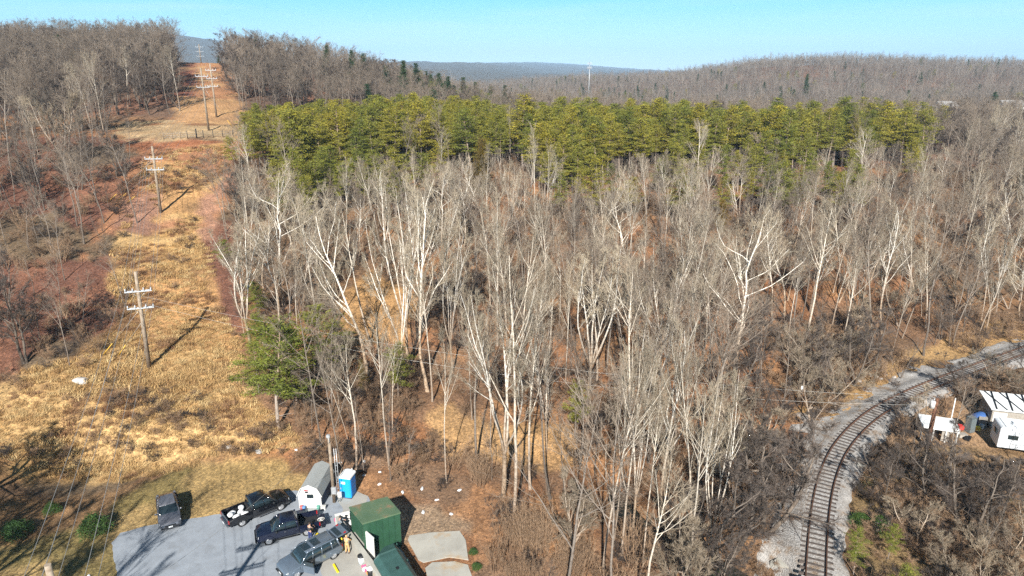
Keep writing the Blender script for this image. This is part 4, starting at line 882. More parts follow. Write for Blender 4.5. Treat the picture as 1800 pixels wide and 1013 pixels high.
scatter('thicket', 'dense leafless thicket along the railway, in the yard and behind the concrete pads', [q[0] for q in Q], [(0, 0, RW.random() * 6.28) for _ in Q], [(q[1] * 1.2, q[1] * 1.2, q[1] * (.9 if q[2] == 0 else .8)) for q in Q], mm, [RW.randrange(5) if q[2] == 0 else 5 + RW.randrange(2) for q in Q])
# ------------------------------------------------------------------ car park, pads, kerbs
def sheet(name, poly, z, m, top=.004, kind=None, sub=None):
    """a thin slab of paving cut to a polygon, its edge subdivided and ragged"""
    P = []
    for i in range(len(poly)):
        a = Vector((*poly[i][:2],)); b = Vector((*poly[(i + 1) % len(poly)][:2],)); n = max(1, int((b - a).length / .5))
        for k in range(n):
            q = a.lerp(b, k / n); q += Vector((fbm(np.array([q.x * 1.]), np.array([q.y]), .9, 2)[0], fbm(np.array([q.x + 50]), np.array([q.y]), .9, 2)[0])) * (.10 if sub is None else sub); P.append(q)
    bm = bmesh.new(); vs = [bm.verts.new((p.x, p.y, z + top)) for p in P]; f = bm.faces.new(vs)
    if f.normal.z < 0: f.normal_flip()
    r = bmesh.ops.extrude_face_region(bm, geom=[f]); 
    for v in [g for g in r['geom'] if isinstance(g, bmesh.types.BMVert)]: v.co.z -= .3
    bmesh.ops.recalc_face_normals(bm, faces=bm.faces); bmesh.ops.triangulate(bm, faces=[f for f in bm.faces if len(f.verts) > 4])
    me = bpy.data.meshes.new(name); bm.to_mesh(me); bm.free(); me.materials.append(m); o = bpy.data.objects.new(name, me); COL.objects.link(o)
    return tag(o, kind=kind) if kind else o
def paving(name, base, dark, stain=None, sc=1.):
    m, nt, b = _nt(name); c = ramp(nt, noise(nt, .35 * sc, 6, rough=.65), [(.3, dark), (.55, base), (.75, tuple(x * 1.12 for x in base))])
    c = mix(nt, c, ramp(nt, noise(nt, 28, 4), [(.3, (.75,) * 3), (.6, (1.08,) * 3)]), .8, 'MULTIPLY')
    if stain: c = mix(nt, c, stain, ramp(nt, noise(nt, .22 * sc, 4, rough=.7), [(.56, (0, 0, 0)), (.70, (.75,) * 3)]))
    nt.links.new(c, b.inputs['Base Color']); b.inputs['Roughness'].default_value = .9; bump(nt, b, noise(nt, 30, 3), .25, .02); return m
M_ASPH = paving('asphalt', (.275, .305, .345), (.225, .25, .285), (.20, .215, .235), 2.2); M_APR = paving('apron', (.36, .35, .32), (.27, .265, .25), (.42, .34, .24)); M_CONC = paving('concrete', (.40, .39, .35), (.30, .29, .26), (.38, .25, .12), 1.2)
M_GRAVEL = paving('gravel', (.40, .41, .42), (.28, .285, .29), None, 1.5)
sheet('parking_lot', LOT[:17] + LOT[18:], 0.0, M_ASPH, .02, 'structure')
def F(px, py, z=0.): return px_flat(px, py, z)
def dist_pts(a, b): return (a - b).length
apron = [F(*p) for p in [(560, 868), (590, 876), (605, 895), (590, 925), (560, 960), (562, 1000), (600, 1110), (760, 1110), (700, 1000), (640, 900), (648, 872), (620, 862)]]
sheet('loading_apron', [(p.x, p.y) for p in apron], 0, M_APR, .03, 'structure')
pad1 = [F(*p) for p in [(717, 950), (720, 943), (755, 938), (808, 934), (818, 950), (823, 985), (790, 980), (745, 990), (735, 985)]]
pad2 = [F(*p) for p in [(748, 1000), (760, 990), (800, 988), (823, 994), (832, 1020), (850, 1110), (770, 1110)]]
sheet('concrete_pad', [(p.x, p.y) for p in pad1], 0, M_CONC, .07, 'structure', .03); sheet('concrete_pad', [(p.x, p.y) for p in pad2], 0, M_CONC, .07, 'structure', .03)
# ------------------------------------------------------------------ vehicles
def paint(name, c, rough=.3, metal=.3): return mat(name, c, rough, metal, .12, 3., coat=.7)
M_GLASS = mat('car_glass', (.02, .032, .038), .04, 0, .3, 2, coat=.6, spec=.9); M_TYRE = mat('tyre_rubber', (.012, .012, .013), .85, var=.4); M_RIM = mat('alloy_rim', (.55, .56, .58), .35, .6); M_BLK = mat('black_plastic', (.012, .013, .015), .6); M_CHR = mat('chrome', (.6, .6, .62), .15, .9)
M_LAMP = mat('headlamp_lens', (.65, .67, .70), .12, .2); M_RED = mat('tail_lens', (.35, .012, .012), .2); M_WHITE = mat('white_paint', (.72, .72, .70), .5, var=.15); M_PLATE = mat('plate_white', (.7, .72, .74), .4)
M_BEDL = mat('bed_liner', (.018, .018, .02), .8)
def loop_sec(x, w, z0, zw, zt, tw=None, n=5):
    """half-rounded cross section at x: width w at the beltline zw, narrower tw at the top zt"""
    tw = tw if tw is not None else w; h = w / 2; t = tw / 2
    return [(x, -h * .93, z0), (x, -h, z0 + .12), (x, -h, (z0 + zw) / 2), (x, -h * .985, zw), (x, -(h * .35 + t * .65), zw + (zt - zw) * .62), (x, -t, zt - .05), (x, -t * .86, zt), (x, 0, zt + .02),
            (x, t * .86, zt), (x, t, zt - .05), (x, (h * .35 + t * .65), zw + (zt - zw) * .62), (x, h * .985, zw), (x, h, (z0 + zw) / 2), (x, h, z0 + .12), (x, h * .93, z0)]
def wheel_set(root, L, wb0, wb1, W, r=.36):
    for x in (wb0, wb1):
        for s in (-1, 1):
            w = MB().tube([(x, s * (W / 2 - .25), r), (x, s * (W / 2 - .03), r)], r, 20).build('wheel', M_TYRE, root, .02)
            m = MB(); m.tube([(x, s * (W / 2 - .06), r), (x, s * (W / 2 - .01), r)], r * .64, 16, 0)
            for k in range(5):
                a = 6.283 * k / 5; c = Vector((x + math.cos(a) * r * .35, s * (W / 2 + .003), r + math.sin(a) * r * .35)); m.add([(c.x + math.cos(a) * u * r * .22 - math.sin(a) * v * .035, c.y + dy, c.z + math.sin(a) * u * r * .22 + math.cos(a) * v * .035) for dy in (-.02 * s, .012 * s) for u, v in ((-1, -1), (1, -1), (1, 1), (-1, 1))], [(0, 1, 2, 3), (7, 6, 5, 4), (0, 4, 5, 1), (1, 5, 6, 2), (2, 6, 7, 3), (3, 7, 4, 0)], 0)
            m.build('rim', M_RIM, w)
def arches(root, xs, W, r, m):
    for x in xs:
        for s in (-1, 1):
            mb = MB(); N = 12; ring = []
            for q in (r + .03, r + .11):
                ring.append([(x + math.cos(math.pi * k / N) * q, math.sin(math.pi * k / N) * q + r) for k in range(N + 1)])
            v = []; 
            for k in range(N + 1):
                for (qx, qz) in (ring[0][k], ring[1][k]):
                    v.append((qx, s * (W / 2 - .12), qz)); v.append((qx, s * (W / 2 + .018), qz))
            f = []
            for k in range(N):
                a = k * 4; f += [(a + 1, a + 5, a + 7, a + 3), (a, a + 4, a + 5, a + 1), (a + 2, a + 3, a + 7, a + 6), (a, a + 2, a + 6, a + 4)]
            mb.add(v, f).build('wheel_arch', m, root)
def under(root, L, W): MB().box((0, 0, .38), (L * .9, W * .8, .3)).build('underbody', M_BLK, root)
def quad(root, name, pts, m, th=.015):
    """a small solid panel from 4 corners, pushed outward along its normal"""
    a, b, c, d = [Vector(p) for p in pts]; n = (b - a).cross(d - a).normalized() * th
    return MB().add([a, b, c, d, a + n, b + n, c + n, d + n], [(3, 2, 1, 0), (4, 5, 6, 7), (0, 1, 5, 4), (1, 2, 6, 5), (2, 3, 7, 6), (3, 0, 4, 7)]).build(name, m, root)
def side_panel(root, name, pts, m, W, th=.014):
    """panel in the x-z plane on both sides; pts (x, z, half-width)"""
    for s in (-1, 1):
        v = [(x, s * (h - .01), z) for x, z, h in pts] + [(x, s * (h + th), z) for x, z, h in pts]; n = len(pts)
        MB().add(v, [tuple(range(n)), tuple(range(n, 2 * n))] + [(i, (i + 1) % n, (i + 1) % n + n, i + n) for i in range(n)]).build(name, m, root)
def suv(name, loc, rz, P, label, L=4.7, W=1.85, Ht=1.66, open_tail=False, open_door=False, roof_windows=False, third=True):
    root = empty(name, loc, rz, label, 'car'); h = L / 2; B = MB()
    lo = .30
    # lower body (front is +x)
    B.loft([loop_sec(h, W * .72, .42, .62, .70), loop_sec(h - .12, W * .9, lo, .70, .84), loop_sec(h - .45, W * .98, lo, .82, .96), loop_sec(h - 1.15, W, lo, .90, 1.03, W * .96),
            loop_sec(h - 1.5, W, lo, .95, 1.06), loop_sec(0, W, lo, .97, 1.08), loop_sec(-h + .7, W, lo, 1.0, 1.10), loop_sec(-h + .15, W * .96, lo + .02, .98, 1.08), loop_sec(-h, W * .86, .44, .90, .98)], 0)
    B.build('body', P, root)
    G = MB(); gt = W * .76
    def gs(x, wb, wt, z0, z1): return [(x, -wb / 2, z0), (x, -(wb + wt) / 4 - .02, (z0 + z1) / 2), (x, -wt / 2, z1 - .03), (x, -wt * .4, z1), (x, 0, z1 + .015), (x, wt * .4, z1), (x, wt / 2, z1 - .03), (x, (wb + wt) / 4 + .02, (z0 + z1) / 2), (x, wb / 2, z0)]
    rear = -h + (.12 if not open_tail else .2)
    G.loft([gs(h - 1.25, W * .84, W * .82, .98, 1.03), gs(h - 1.75, W * .93, gt * 1.02, 1.0, Ht - .28), gs(h - 2.1, W * .94, gt, 1.02, Ht - .06), gs(-.4, W * .94, gt, 1.04, Ht - .03), gs(-h + .8, W * .93, gt * .97, 1.06, Ht - .06), gs(rear + .25, W * .90, gt * .94, 1.06, Ht - .14), gs(rear, W * .86, gt * .85, 1.02, 1.12)], 0)
    G.build('greenhouse', M_GLASS, root)
    Rf = MB(); Rf.loft([[(x, y * w_, z + .012) for y, z in ((-.5, zz - .035), (-.42, zz), (0, zz + .018), (.42, zz), (.5, zz - .035), (.42, zz - .05), (-.42, zz - .05))] for x, w_, zz in ((h - 1.95, gt * 1.0, Ht - .115), (h - 2.15, gt * 1.03, Ht - .05), (-.4, gt * 1.04, Ht - .02), (-h + .8, gt * 1.0, Ht - .05), (rear + .22, gt * .97, Ht - .13))])
    Rf.build('roof', P, root)
    for s in (-1, 1):   # pillars
        for (xb, xt, w_) in ((h - 1.3, h - 2.08, .035), (h - 2.35, h - 2.5, .04), (-.62, -.68, .045), (-h + (1.0 if third else .6), -h + 1.05, .06), (rear + .10, rear + .32, .09)):
            zt = Ht - .08; MB().tube([(xb, s * W * .468, 1.03), ((xb + xt) / 2, s * (W * .468 + gt / 2) / 2 + s * .018, (1.03 + zt) / 2), (xt, s * gt * .495, zt)], w_, 6).build('pillar', P, root)
        MB().tube([(h - 2.3, s * gt * .42, Ht + .03), (-h + .75, s * gt * .41, Ht + .02)], .018, 6).build('roof_rail', M_CHR, root)
        MB().sphere((h - 1.55, s * (W / 2 + .10), 1.08), (.09, .12, .075)).build('door_mirror', P, root)
        quad(root, 'headlight', [(h - .06, s * W * .30, .68), (h - .22, s * W * .475, .72), (h - .28, s * W * .47, .86), (h - .13, s * W * .30, .80)][::s], M_LAMP, .03)
        quad(root, 'tail_light', [(-h + .05, s * W * .44, .82), (-h + .17, s * W * .495, .84), (-h + .20, s * W * .49, 1.05), (-h + .07, s * W * .43, 1.04)][::-s], M_RED, .03)
        MB().box((.35, s * (W / 2 + .005), .9), (.16, .03, .03)).box((-.75, s * (W / 2 + .005), .92), (.16, .03, .03)).build('door_handle', M_CHR, root)
        MB().box((.55, s * (W / 2 - .0), .66), (.012, .014, .62)).box((-.45, s * (W / 2 - .0), .68), (.012, .014, .64)).box((1.32, s * (W / 2 - .0), .66), (.012, .012, .6)).build('door_gap', M_BLK, root)
    MB().box((h - .01, 0, .60), (.07, W * .50, .16)).build('grille', M_BLK, root, .01); MB().box((h + .01, 0, .40), (.09, W * .82, .10)).build('bumper', M_BLK, root, .02); MB().box((h + .045, 0, .50), (.02, .33, .13)).build('number_plate', M_PLATE, root)
    MB().box((h - .02, 0, .335), (.1, W * .7, .05)).build('skid_plate', M_CHR, root, .01)
    MB().box((-h + .0, 0, .44), (.10, W * .8, .16)).build('bumper', M_BLK, root, .03)
    if roof_windows:
        for x in (.35, -.5): MB().box((x, 0, Ht + .005), (.62, gt * .62, .025)).build('roof_window', M_GLASS, root, .01)
    if open_tail:   # liftgate swung up
        T = MB(); hx, hz = rear + .25, Ht - .10; Mx = Matrix.Translation((hx, 0, hz)) @ Matrix.Rotation(R(8), 4, 'Y')
        T.loft([[( -x, y * gt * w_, z) for y, z in ((-.5, 0), (.5, 0), (.5, -.07), (-.5, -.07))] for x, w_ in ((0, .92), (.55, 1.0), (1.05, 1.04))], smooth=False, M=Mx)
        tg = T.build('liftgate', P, root, .02); q = MB(); q.box((-.35, 0, .012), (.42, gt * .78, .02), M=Mx); q.build('rear_window', M_GLASS, tg)
        MB().box((-h + .28, 0, .80), (.42, W * .74, .5)).build('cargo_opening', M_BLK, root); MB().box((-h + .1, 0, .96), (.3, W * .7, .30)).build('cargo', M_BLK, root)
        for s in (-1, 1): q = MB(); q.box((-.80, s * gt * .42, .01), (.2, .16, .03), M=Mx); q.build('tail_light', M_RED, tg)
    if open_door:   # left front door swung out
        D = MB(); Mx = Matrix.Translation((h - 1.45, W / 2, 0)) @ Matrix.Rotation(R(-62), 4, 'Z')
        D.box((-.52, .02, .68), (1.04, .09, .66), M=Mx); d = D.build('door', P, root, .03); q = MB(); q.box((-.60, .02, 1.20), (.8, .03, .36), M=Mx).build('door_window', M_GLASS, d)
        MB().box((h - 2.0, W / 2 - .01, .75), (.95, .05, .72)).build('door_opening', M_BLK, root)
    wheel_set(root, L, h - .92, -h + .95, W); arches(root, (h - .92, -h + .95), W, .36, M_BLK if not open_tail else P); under(root, L, W)
    return root
def pickup(name, loc, rz, P, label, L=5.7, W=1.98, Ht=1.86, gate_open=False, rail_m=None):
    root = empty(name, loc, rz, label, 'pickup truck'); h = L / 2; lo = .42; cab0, cab1 = h - 1.35, h - 3.45   # cab from/to
    B = MB(); B.loft([loop_sec(h, W * .8, .50, .82, .90), loop_sec(h - .1, W * .94, lo, .92, 1.04), loop_sec(h - .5, W * .98, lo, 1.0, 1.14), loop_sec(cab0, W, lo, 1.06, 1.20), loop_sec(cab0 - .3, W, lo, 1.10, 1.22), loop_sec(cab1, W, lo, 1.12, 1.22), loop_sec(cab1 - .02, W * .98, lo, 1.10, 1.18)])
    B.build('body', P, root)
    G = MB(); gt = W * .78
    def gs(x, wb, wt, z0, z1): return [(x, -wb / 2, z0), (x, -(wb + wt) / 4 - .02, (z0 + z1) / 2), (x, -wt / 2, z1 - .03), (x, 0, z1), (x, wt / 2, z1 - .03), (x, (wb + wt) / 4 + .02, (z0 + z1) / 2), (x, wb / 2, z0)]
    G.loft([gs(cab0 + .12, W * .88, W * .86, 1.14, 1.22), gs(cab0 - .62, W * .94, gt, 1.14, Ht - .06), gs(cab1 + .30, W * .94, gt, 1.16, Ht - .04), gs(cab1 + .03, W * .90, gt * .98, 1.16, Ht - .16)]); G.build('greenhouse', M_GLASS, root)
    MB().loft([[(x, y * w_, z) for y, z in ((-.5, zz - .04), (-.42, zz), (0, zz + .02), (.42, zz), (.5, zz - .04), (0, zz - .05))] for x, w_, zz in ((cab0 - .60, gt * 1.03, Ht - .04), (cab0 - .85, gt * 1.05, Ht + .0), (cab1 + .35, gt * 1.04, Ht), (cab1 + .06, gt * 1.02, Ht - .10))]).build('roof', P, root)
    for s in (-1, 1):
        for xb, xt, w_ in ((cab0 + .05, cab0 - .66, .04), (cab0 - 1.02, cab0 - 1.05, .04), (cab1 + .08, cab1 + .15, .09)): MB().tube([(xb, s * W * .468, 1.14), ((xb + xt) / 2, s * (W * .468 + gt / 2) / 2 + s * .02, 1.45), (xt, s * gt * .5, Ht - .05)], w_, 6).build('pillar', P, root)
        MB().box(((cab1 - h) / 2 - .01, s * (W / 2 - .05), .82), (h + cab1 - .05, .10, .68)).build('bed_side', P, root, .03)
        MB().sphere((cab0 - .25, s * (W / 2 + .14), 1.22), (.08, .13, .11)).build('door_mirror', M_BLK, root)
        MB().box((cab0 - .95, s * (W / 2 + .03), .40), (1.9, .16, .06)).build('running_board', M_CHR if rail_m is None else M_BLK, root, .02)
        quad(root, 'headlight', [(h - .04, s * W * .32, .80), (h - .16, s * W * .48, .82), (h - .20, s * W * .478, 1.02), (h - .08, s * W * .32, 1.0)][::s], M_LAMP, .03)
        MB().box((-h + .04, s * (W / 2 - .06), .92), (.10, .13, .34)).build('tail_light', M_RED, root, .01)
        MB().box((cab0 - .95, s * (W / 2 + .004), .98), (.15, .03, .035)).box((cab0 - 1.9, s * (W / 2 + .004), .99), (.15, .03, .035)).build('door_handle', M_CHR, root)
        MB().box((cab0 - .05, s * W / 2, .78), (.012, .014, .62)).box((cab0 - 1.1, s * W / 2, .78), (.012, .014, .64)).build('door_gap', M_BLK, root)
    MB().box(((cab1 - h) / 2, 0, .60), (h + cab1 - .06, W - .2, .06)).build('bed_floor', M_BEDL, root); MB().box((cab1 - .06, 0, .86), (.08, W - .2, .56)).build('bed_front', M_BEDL, root)
    if gate_open: MB().box((-h - .26, 0, .66), (.56, W - .26, .07)).build('tailgate', P, root, .02)
    else: MB().box((-h + .05, 0, .86), (.08, W - .24, .60)).build('tailgate', P, root, .02)
    MB().box((-h - .06, 0, .50), (.18, W * .92, .18)).build('rear_bumper', M_CHR, root, .03); MB().box((-h - .16, 0, .52), (.02, .33, .13)).build('number_plate', M_PLATE, root)
    MB().box((h - .0, 0, .78), (.08, W * .56, .26)).build('grille', M_BLK, root, .02); MB().box((h + .05, 0, .54), (.14, W * .92, .2)).build('front_bumper', M_BLK, root, .03)
    wheel_set(root, L, h - .95, -h + 1.15, W, .39); arches(root, (h - .95, -h + 1.15), W, .39, M_BLK if rail_m is None else P); MB().box((0, 0, .46), (L * .92, W * .74, .22)).build('chassis', M_BLK, root)
    return root
P_GREY = paint('graphite_paint', (.15, .155, .18)); P_BLACK = paint('black_paint', (.006, .006, .008), .12, 0); P_NAVY = paint('navy_paint', (.010, .014, .035), .15, .2); P_BLUE = paint('slate_blue_paint', (.17, .215, .27), .25, .45)
def place(pa, pb):
    """centre and heading between two ground pixels (rear, front)"""
    a, b = F(*pa), F(*pb); return (a + b) / 2, math.atan2(b.y - a.y, b.x - a.x)
c_, hd = place((296, 893), (301, 930)); suv('parked_car', (c_.x, c_.y, .024), hd, P_GREY, 'grey SUV parked alone at the edge of the asphalt, facing the viewer', L=4.3, W=1.8, Ht=1.62)
c_, hd = place((411, 921), (492, 888)); pk = pickup('pickup_truck', (c_.x, c_.y, .024), hd, P_BLACK, 'black crew-cab pickup with white sacks in its bed, tail towards the camera', L=5.6)
def sacks():
    rs = random.Random(3); out = []
    for i in range(7):
        q = Vector((-1.15 - rs.random() * 1.15, rs.uniform(-.55, .55), .80 + .12 * (i % 3))); m = MB(); r = (rs.uniform(.26, .38), rs.uniform(.2, .3), .17); secs = []
        m.sphere((0, 0, 0), r, 12, 7, M=Matrix.Rotation(rs.random() * 3, 4, 'Z'))
        m.v = [(x * (1 + .12 * math.sin(9 * y + i)), y * (1 + .1 * math.sin(11 * x)), z + .03 * math.sin(14 * x + i) * math.cos(12 * y)) for x, y, z in m.v]
        o = m.build('trash_bag', M_SACK); Mx = Matrix.Translation((c_.x, c_.y, .024)) @ Matrix.Rotation(hd, 4, 'Z'); o.location = Mx @ q; tag(o, 'bulging white plastic sack lying in the bed of the black pickup', 'bag', 'white sacks in the black pickup')
M_SACK = mat('white_plastic', (.78, .80, .82), .45, var=.12, scale=9); sacks()
c_, hd = place((550, 929), (464, 950)); pickup('pickup_truck', (c_.x, c_.y, .024), hd, P_NAVY, 'dark navy pickup with lowered tailgate beside the standing man', L=5.2, W=1.9, Ht=1.80, gate_open=True, rail_m=1); NAVY = (c_.copy(), hd)
# bicycle wheel-like spool and gear on the tailgate
Mx = Matrix.Translation((c_.x, c_.y, .024)) @ Matrix.Rotation(hd, 4, 'Z'); q = Mx @ Vector((-2.75, .35, .95)); m = MB(); m.tube([(math.cos(6.283 * k / 16) * .3, .0, math.sin(6.283 * k / 16) * .3) for k in range(17)], .03, 6)
for k in range(6): m.tube([(0, 0, 0), (math.cos(k * 1.047) * .3, 0, math.sin(k * 1.047) * .3)], .012, 4)
m.sphere((0, 0, 0), .07); o = m.build('wheel', M_WHITE); o.location = q; o.rotation_euler = (R(30), 0, .4); tag(o, 'small white spoked wheel leaning on the lowered tailgate of the navy pickup', 'wheel')
m = MB(); m.box((0, 0, .12), (.45, .4, .24)).box((0, 0, .26), (.36, .3, .04)); o = m.build('storage_box', M_BLK, None, .02); o.location = Mx @ Vector((-1.9, .2, .64)); tag(o, 'black plastic box in the open bed of the navy pickup', 'box')
c_, hd = place((593, 966), (497, 1015)); suv('parked_car', (c_.x, c_.y, .024), hd, P_BLUE, 'slate-blue SUV with raised liftgate and open front door, at the bottom edge', L=5.1, W=1.98, Ht=1.76, open_tail=True, open_door=True, roof_windows=True)
# ------------------------------------------------------------------ shed, porta-potty, building
M_SHW = mat('pale_siding', (.62, .66, .68), .7, var=.10, scale=3); M_SHR = mat('grey_shingles', (.36, .38, .375), .85, var=.35, scale=14, bmp=.4); M_DKB = mat('dark_siding', (.06, .075, .12), .7)
def shed():
    a = F(527, 893); b = F(566, 894); wv = (b - a); W = wv.length; rz = math.atan2(wv.y, wv.x); D = 3.9
    root = empty('garden_shed', ((a + b) / 2), rz, 'small white barn-roofed shed with grey shingles, beside the lamp pole', 'shed')
    w = W / 2; hh = 2.35; prof = [(-w, 0), (w, 0), (w, 1.35), (w * .72, 2.0), (w * .12, hh), (-w * .12, hh), (-w * .72, 2.0), (-w, 1.35)]
    MB().prism([(x, z * 1.) for x, z in prof], 0, D).build('wall', M_SHW, root)
    r = MB(); e = .10
    top = [(-w - .12, 1.28), (-w * .74, 2.07), (-w * .0, hh + .08), (w * .74, 2.07), (w + .12, 1.28)]
    for (x0, z0), (x1, z1) in zip(top, top[1:]):
        r.add([(x0, -.12, z0), (x1, -.12, z1), (x1, D + .12, z1), (x0, D + .12, z0), (x0, -.12, z0 + .06), (x1, -.12, z1 + .06), (x1, D + .12, z1 + .06), (x0, D + .12, z0 + .06)], [(0, 3, 2, 1), (4, 5, 6, 7), (0, 1, 5, 4), (2, 3, 7, 6), (1, 2, 6, 5), (3, 0, 4, 7)])
    r.build('roof', M_SHR, root)
    t = MB()
    for (x0, z0), (x1, z1) in zip(top, top[1:]): t.tube([(x0, -.13, z0 + .02), (x1, -.13, z1 + .02)], .045, 4, smooth=False)
    t.build('roof_trim', M_WHITE, root)
    MB().box((.05, -.02, 1.28), (.62, .05, .40)).build('window', M_GLASS, root); d = MB().box((-.05, -.012, .85), (.9, .03, 1.62)).build('door', M_WHITE, root)
    MB().box((-.28, -.03, 1.86), (.34, .05, .10)).build('sign', M_RED, root); MB().box((-.25, -.03, 1.68), (.30, .05, .12)).build('sign', M_BLK, root)
    MB().box((w + .012, D / 2, .68), (.02, D - .2, 1.2)).build('side_panel', M_DKB, root)
    for x in (-w + .03, w - .03): MB().box((x, -.02, .7), (.08, .05, 1.38)).build('corner_board', M_WHITE, root)
    MB().box((0, -.75, .06), (W * .8, 1.2, .07)).build('ramp', M_SHR, root)
    return root
shed()
rs = random.Random(8)
for (px, py, c, n_, lab) in [(532, 893, (.55, .12, .12), 'bucket', 'red and white bucket at the left foot of the shed'), (536, 894, (.1, .25, .5), 'jug', 'blue jug at the foot of the shed wall'), (561, 893, (.12, .35, .28), 'bucket', 'teal bucket at the right corner of the shed'), (570, 893, (.6, .6, .58), 'crate', 'pale crate beside the shed corner')]:
    m = MB(); 
    if n_ == 'crate': m.box((0, 0, .16), (.42, .3, .32)).box((0, 0, .34), (.46, .34, .04))
    else: m.tube([(0, 0, 0), (0, 0, .36)], [.13, .16], 14).tube([(-.15, 0, .34), (0, 0, .48), (.15, 0, .34)], .012, 5)
    q = F(px, py); o = m.build(n_, mat(n_ + '_paint', c, .5)); o.location = (q.x, q.y - .25, .03); tag(o, lab, n_)
M_BLU = mat('blue_plastic', (.015, .36, .80), .4, var=.10, scale=3); M_BLU2 = mat('blue_plastic_dark', (.012, .17, .52), .45, var=.1); M_ROOFW = mat('white_plastic_roof', (.80, .82, .82), .4, var=.06)
def potty():
    a = F(602.5, 875.5); b = F(618, 877.5); c = F(628, 865); rz = math.atan2(b.y - a.y, b.x - a.x); W = 1.15; D = 1.15
    root = empty('portable_toilet', b, rz, 'bright blue portable toilet with white domed roof, standing by the wood', 'portable toilet'); h = 2.12
    MB().box((-W / 2, D / 2, h / 2 + .04), (W, D, h - .08)).build('cabin', M_BLU, root, .04)
    d = MB().box((-W / 2, -.012, h * .48), (W * .8, .03, h * .86)).build('door', M_BLU, root, .01); MB().box((-W / 2 - .15, -.035, h * .78), (.42, .02, .24)).build('sign', M_ROOFW, d); MB().box((-W * .85, -.035, h * .5), (.06, .04, .14)).build('handle', M_WHITE, d)
    s = MB(); 
    for k in range(4): s.box((.012, D / 2, .35 + k * .45), (.03, D * .74, .34))
    s.build('side_panel', M_BLU2, root, .01)
    prof = [(-W - .05, h)] + [(-W / 2 + math.cos(math.pi - math.pi * k / 10) * (W / 2 + .05), h + .04 + math.sin(math.pi * k / 10) * .26) for k in range(11)] + [(.05, h)]
    MB().prism(prof, -.06, D + .06, smooth=False).build('roof', M_ROOFW, root); MB().tube([(-.2, D - .2, h + .1), (-.2, D - .2, h + .55)], .05, 8).build('vent_pipe', M_WHITE, root)
    MB().box((-W / 2, D / 2, .05), (W + .08, D + .08, .09)).build('base', M_DKB, root)
potty()
M_GRN = mat('green_cladding', (.025, .082, .045), .5, var=.22, scale=1.2); M_GRR, nt, b = _nt('green_roof_rust')
c = ramp(nt, noise(nt, .55, 5, rough=.6), [(.40, (.075, .13, .075)), (.54, (.10, .15, .085)), (.62, (.20, .15, .09)), (.70, (.20, .09, .055))]); nt.links.new(c, b.inputs['Base Color']); b.inputs['Roughness'].default_value = .6
M_GRC = mat('green_container', (.045, .105, .095), .45, var=.25, scale=1.)
def compactor():
    # building: near-left base corner A, near-right B
    hB = 3.3
    a = F(640, 1004); b = F(703, 952); 
    tl, tr_, trb, tlb = F(638, 921, hB), F(703, 902, hB), F(680, 875, hB), F(615, 893, hB)
    root = empty('compactor_building', (tl.x, tl.y, 0), 0, 'tall dark green metal hut with rusty roof over the loading dock', 'building')
    o = lambda p, z=None: (p.x - tl.x, p.y - tl.y, p.z if z is None else z)
    # walls: front right, right side, back, left side (open below) ; thin solid walls
    def wall(name, p, q, z0, z1, m=M_GRN, th=.09):
        d = Vector((q.x - p.x, q.y - p.y, 0)); n = Vector((-d.y, d.x, 0)).normalized() * th; P0 = Vector(o(p, 0)); P1 = Vector(o(q, 0))
        v = [P0, P1, P1 + n, P0 + n]; v = [(x.x, x.y, z0) for x in v] + [(x.x, x.y, z1) for x in v]
        w = MB().add(v, [(0, 3, 2, 1), (4, 5, 6, 7), (0, 1, 5, 4), (1, 2, 6, 5), (2, 3, 7, 6), (3, 0, 4, 7)]); L = d.length; k = int(L / .45)
        for i in range(1, k): c_ = P0.lerp(P1, i / k) - n * .12; w.box((c_.x, c_.y, (z0 + z1) / 2), (.05, .05, z1 - z0 - .05), math.atan2(d.y, d.x))
        return w.build(name, m, root)
    wall('front_wall', tl, tr_, 0, hB - .05); wall('side_wall', tr_, trb, 0, hB - .05); wall('back_wall', trb, tlb, 0, hB - .05); wall('left_wall', tlb, tl, 1.35, hB - .05)
    rf = MB(); pts = [o(p) for p in (tl, tr_, trb, tlb)]; cx = sum(p[0] for p in pts) / 4; cy = sum(p[1] for p in pts) / 4; pts = [((x - cx) * 1.04 + cx, (y - cy) * 1.04 + cy, z) for x, y, z in pts]
    rf.add([(x, y, hB - .04) for x, y, z in pts] + [(x, y, hB + .08) for x, y, z in pts], [(0, 3, 2, 1), (4, 5, 6, 7), (0, 1, 5, 4), (1, 2, 6, 5), (2, 3, 7, 6), (3, 0, 4, 7)]).build('roof', M_GRR, root)
    fl = MB(); q = [((x - cx) * .9 + cx, (y - cy) * .9 + cy) for x, y, z in pts]; fl.add([(x, y, .02) for x, y in q] + [(x, y, .9) for x, y in q], [(0, 3, 2, 1), (4, 5, 6, 7), (0, 1, 5, 4), (1, 2, 6, 5), (2, 3, 7, 6), (3, 0, 4, 7)]).build('platform', M_CONC, root)
    return (tl, tr_, trb, tlb, hB)
CB = compactor()
def wdir(a, b): d = b - a; d.z = 0; return d.normalized()
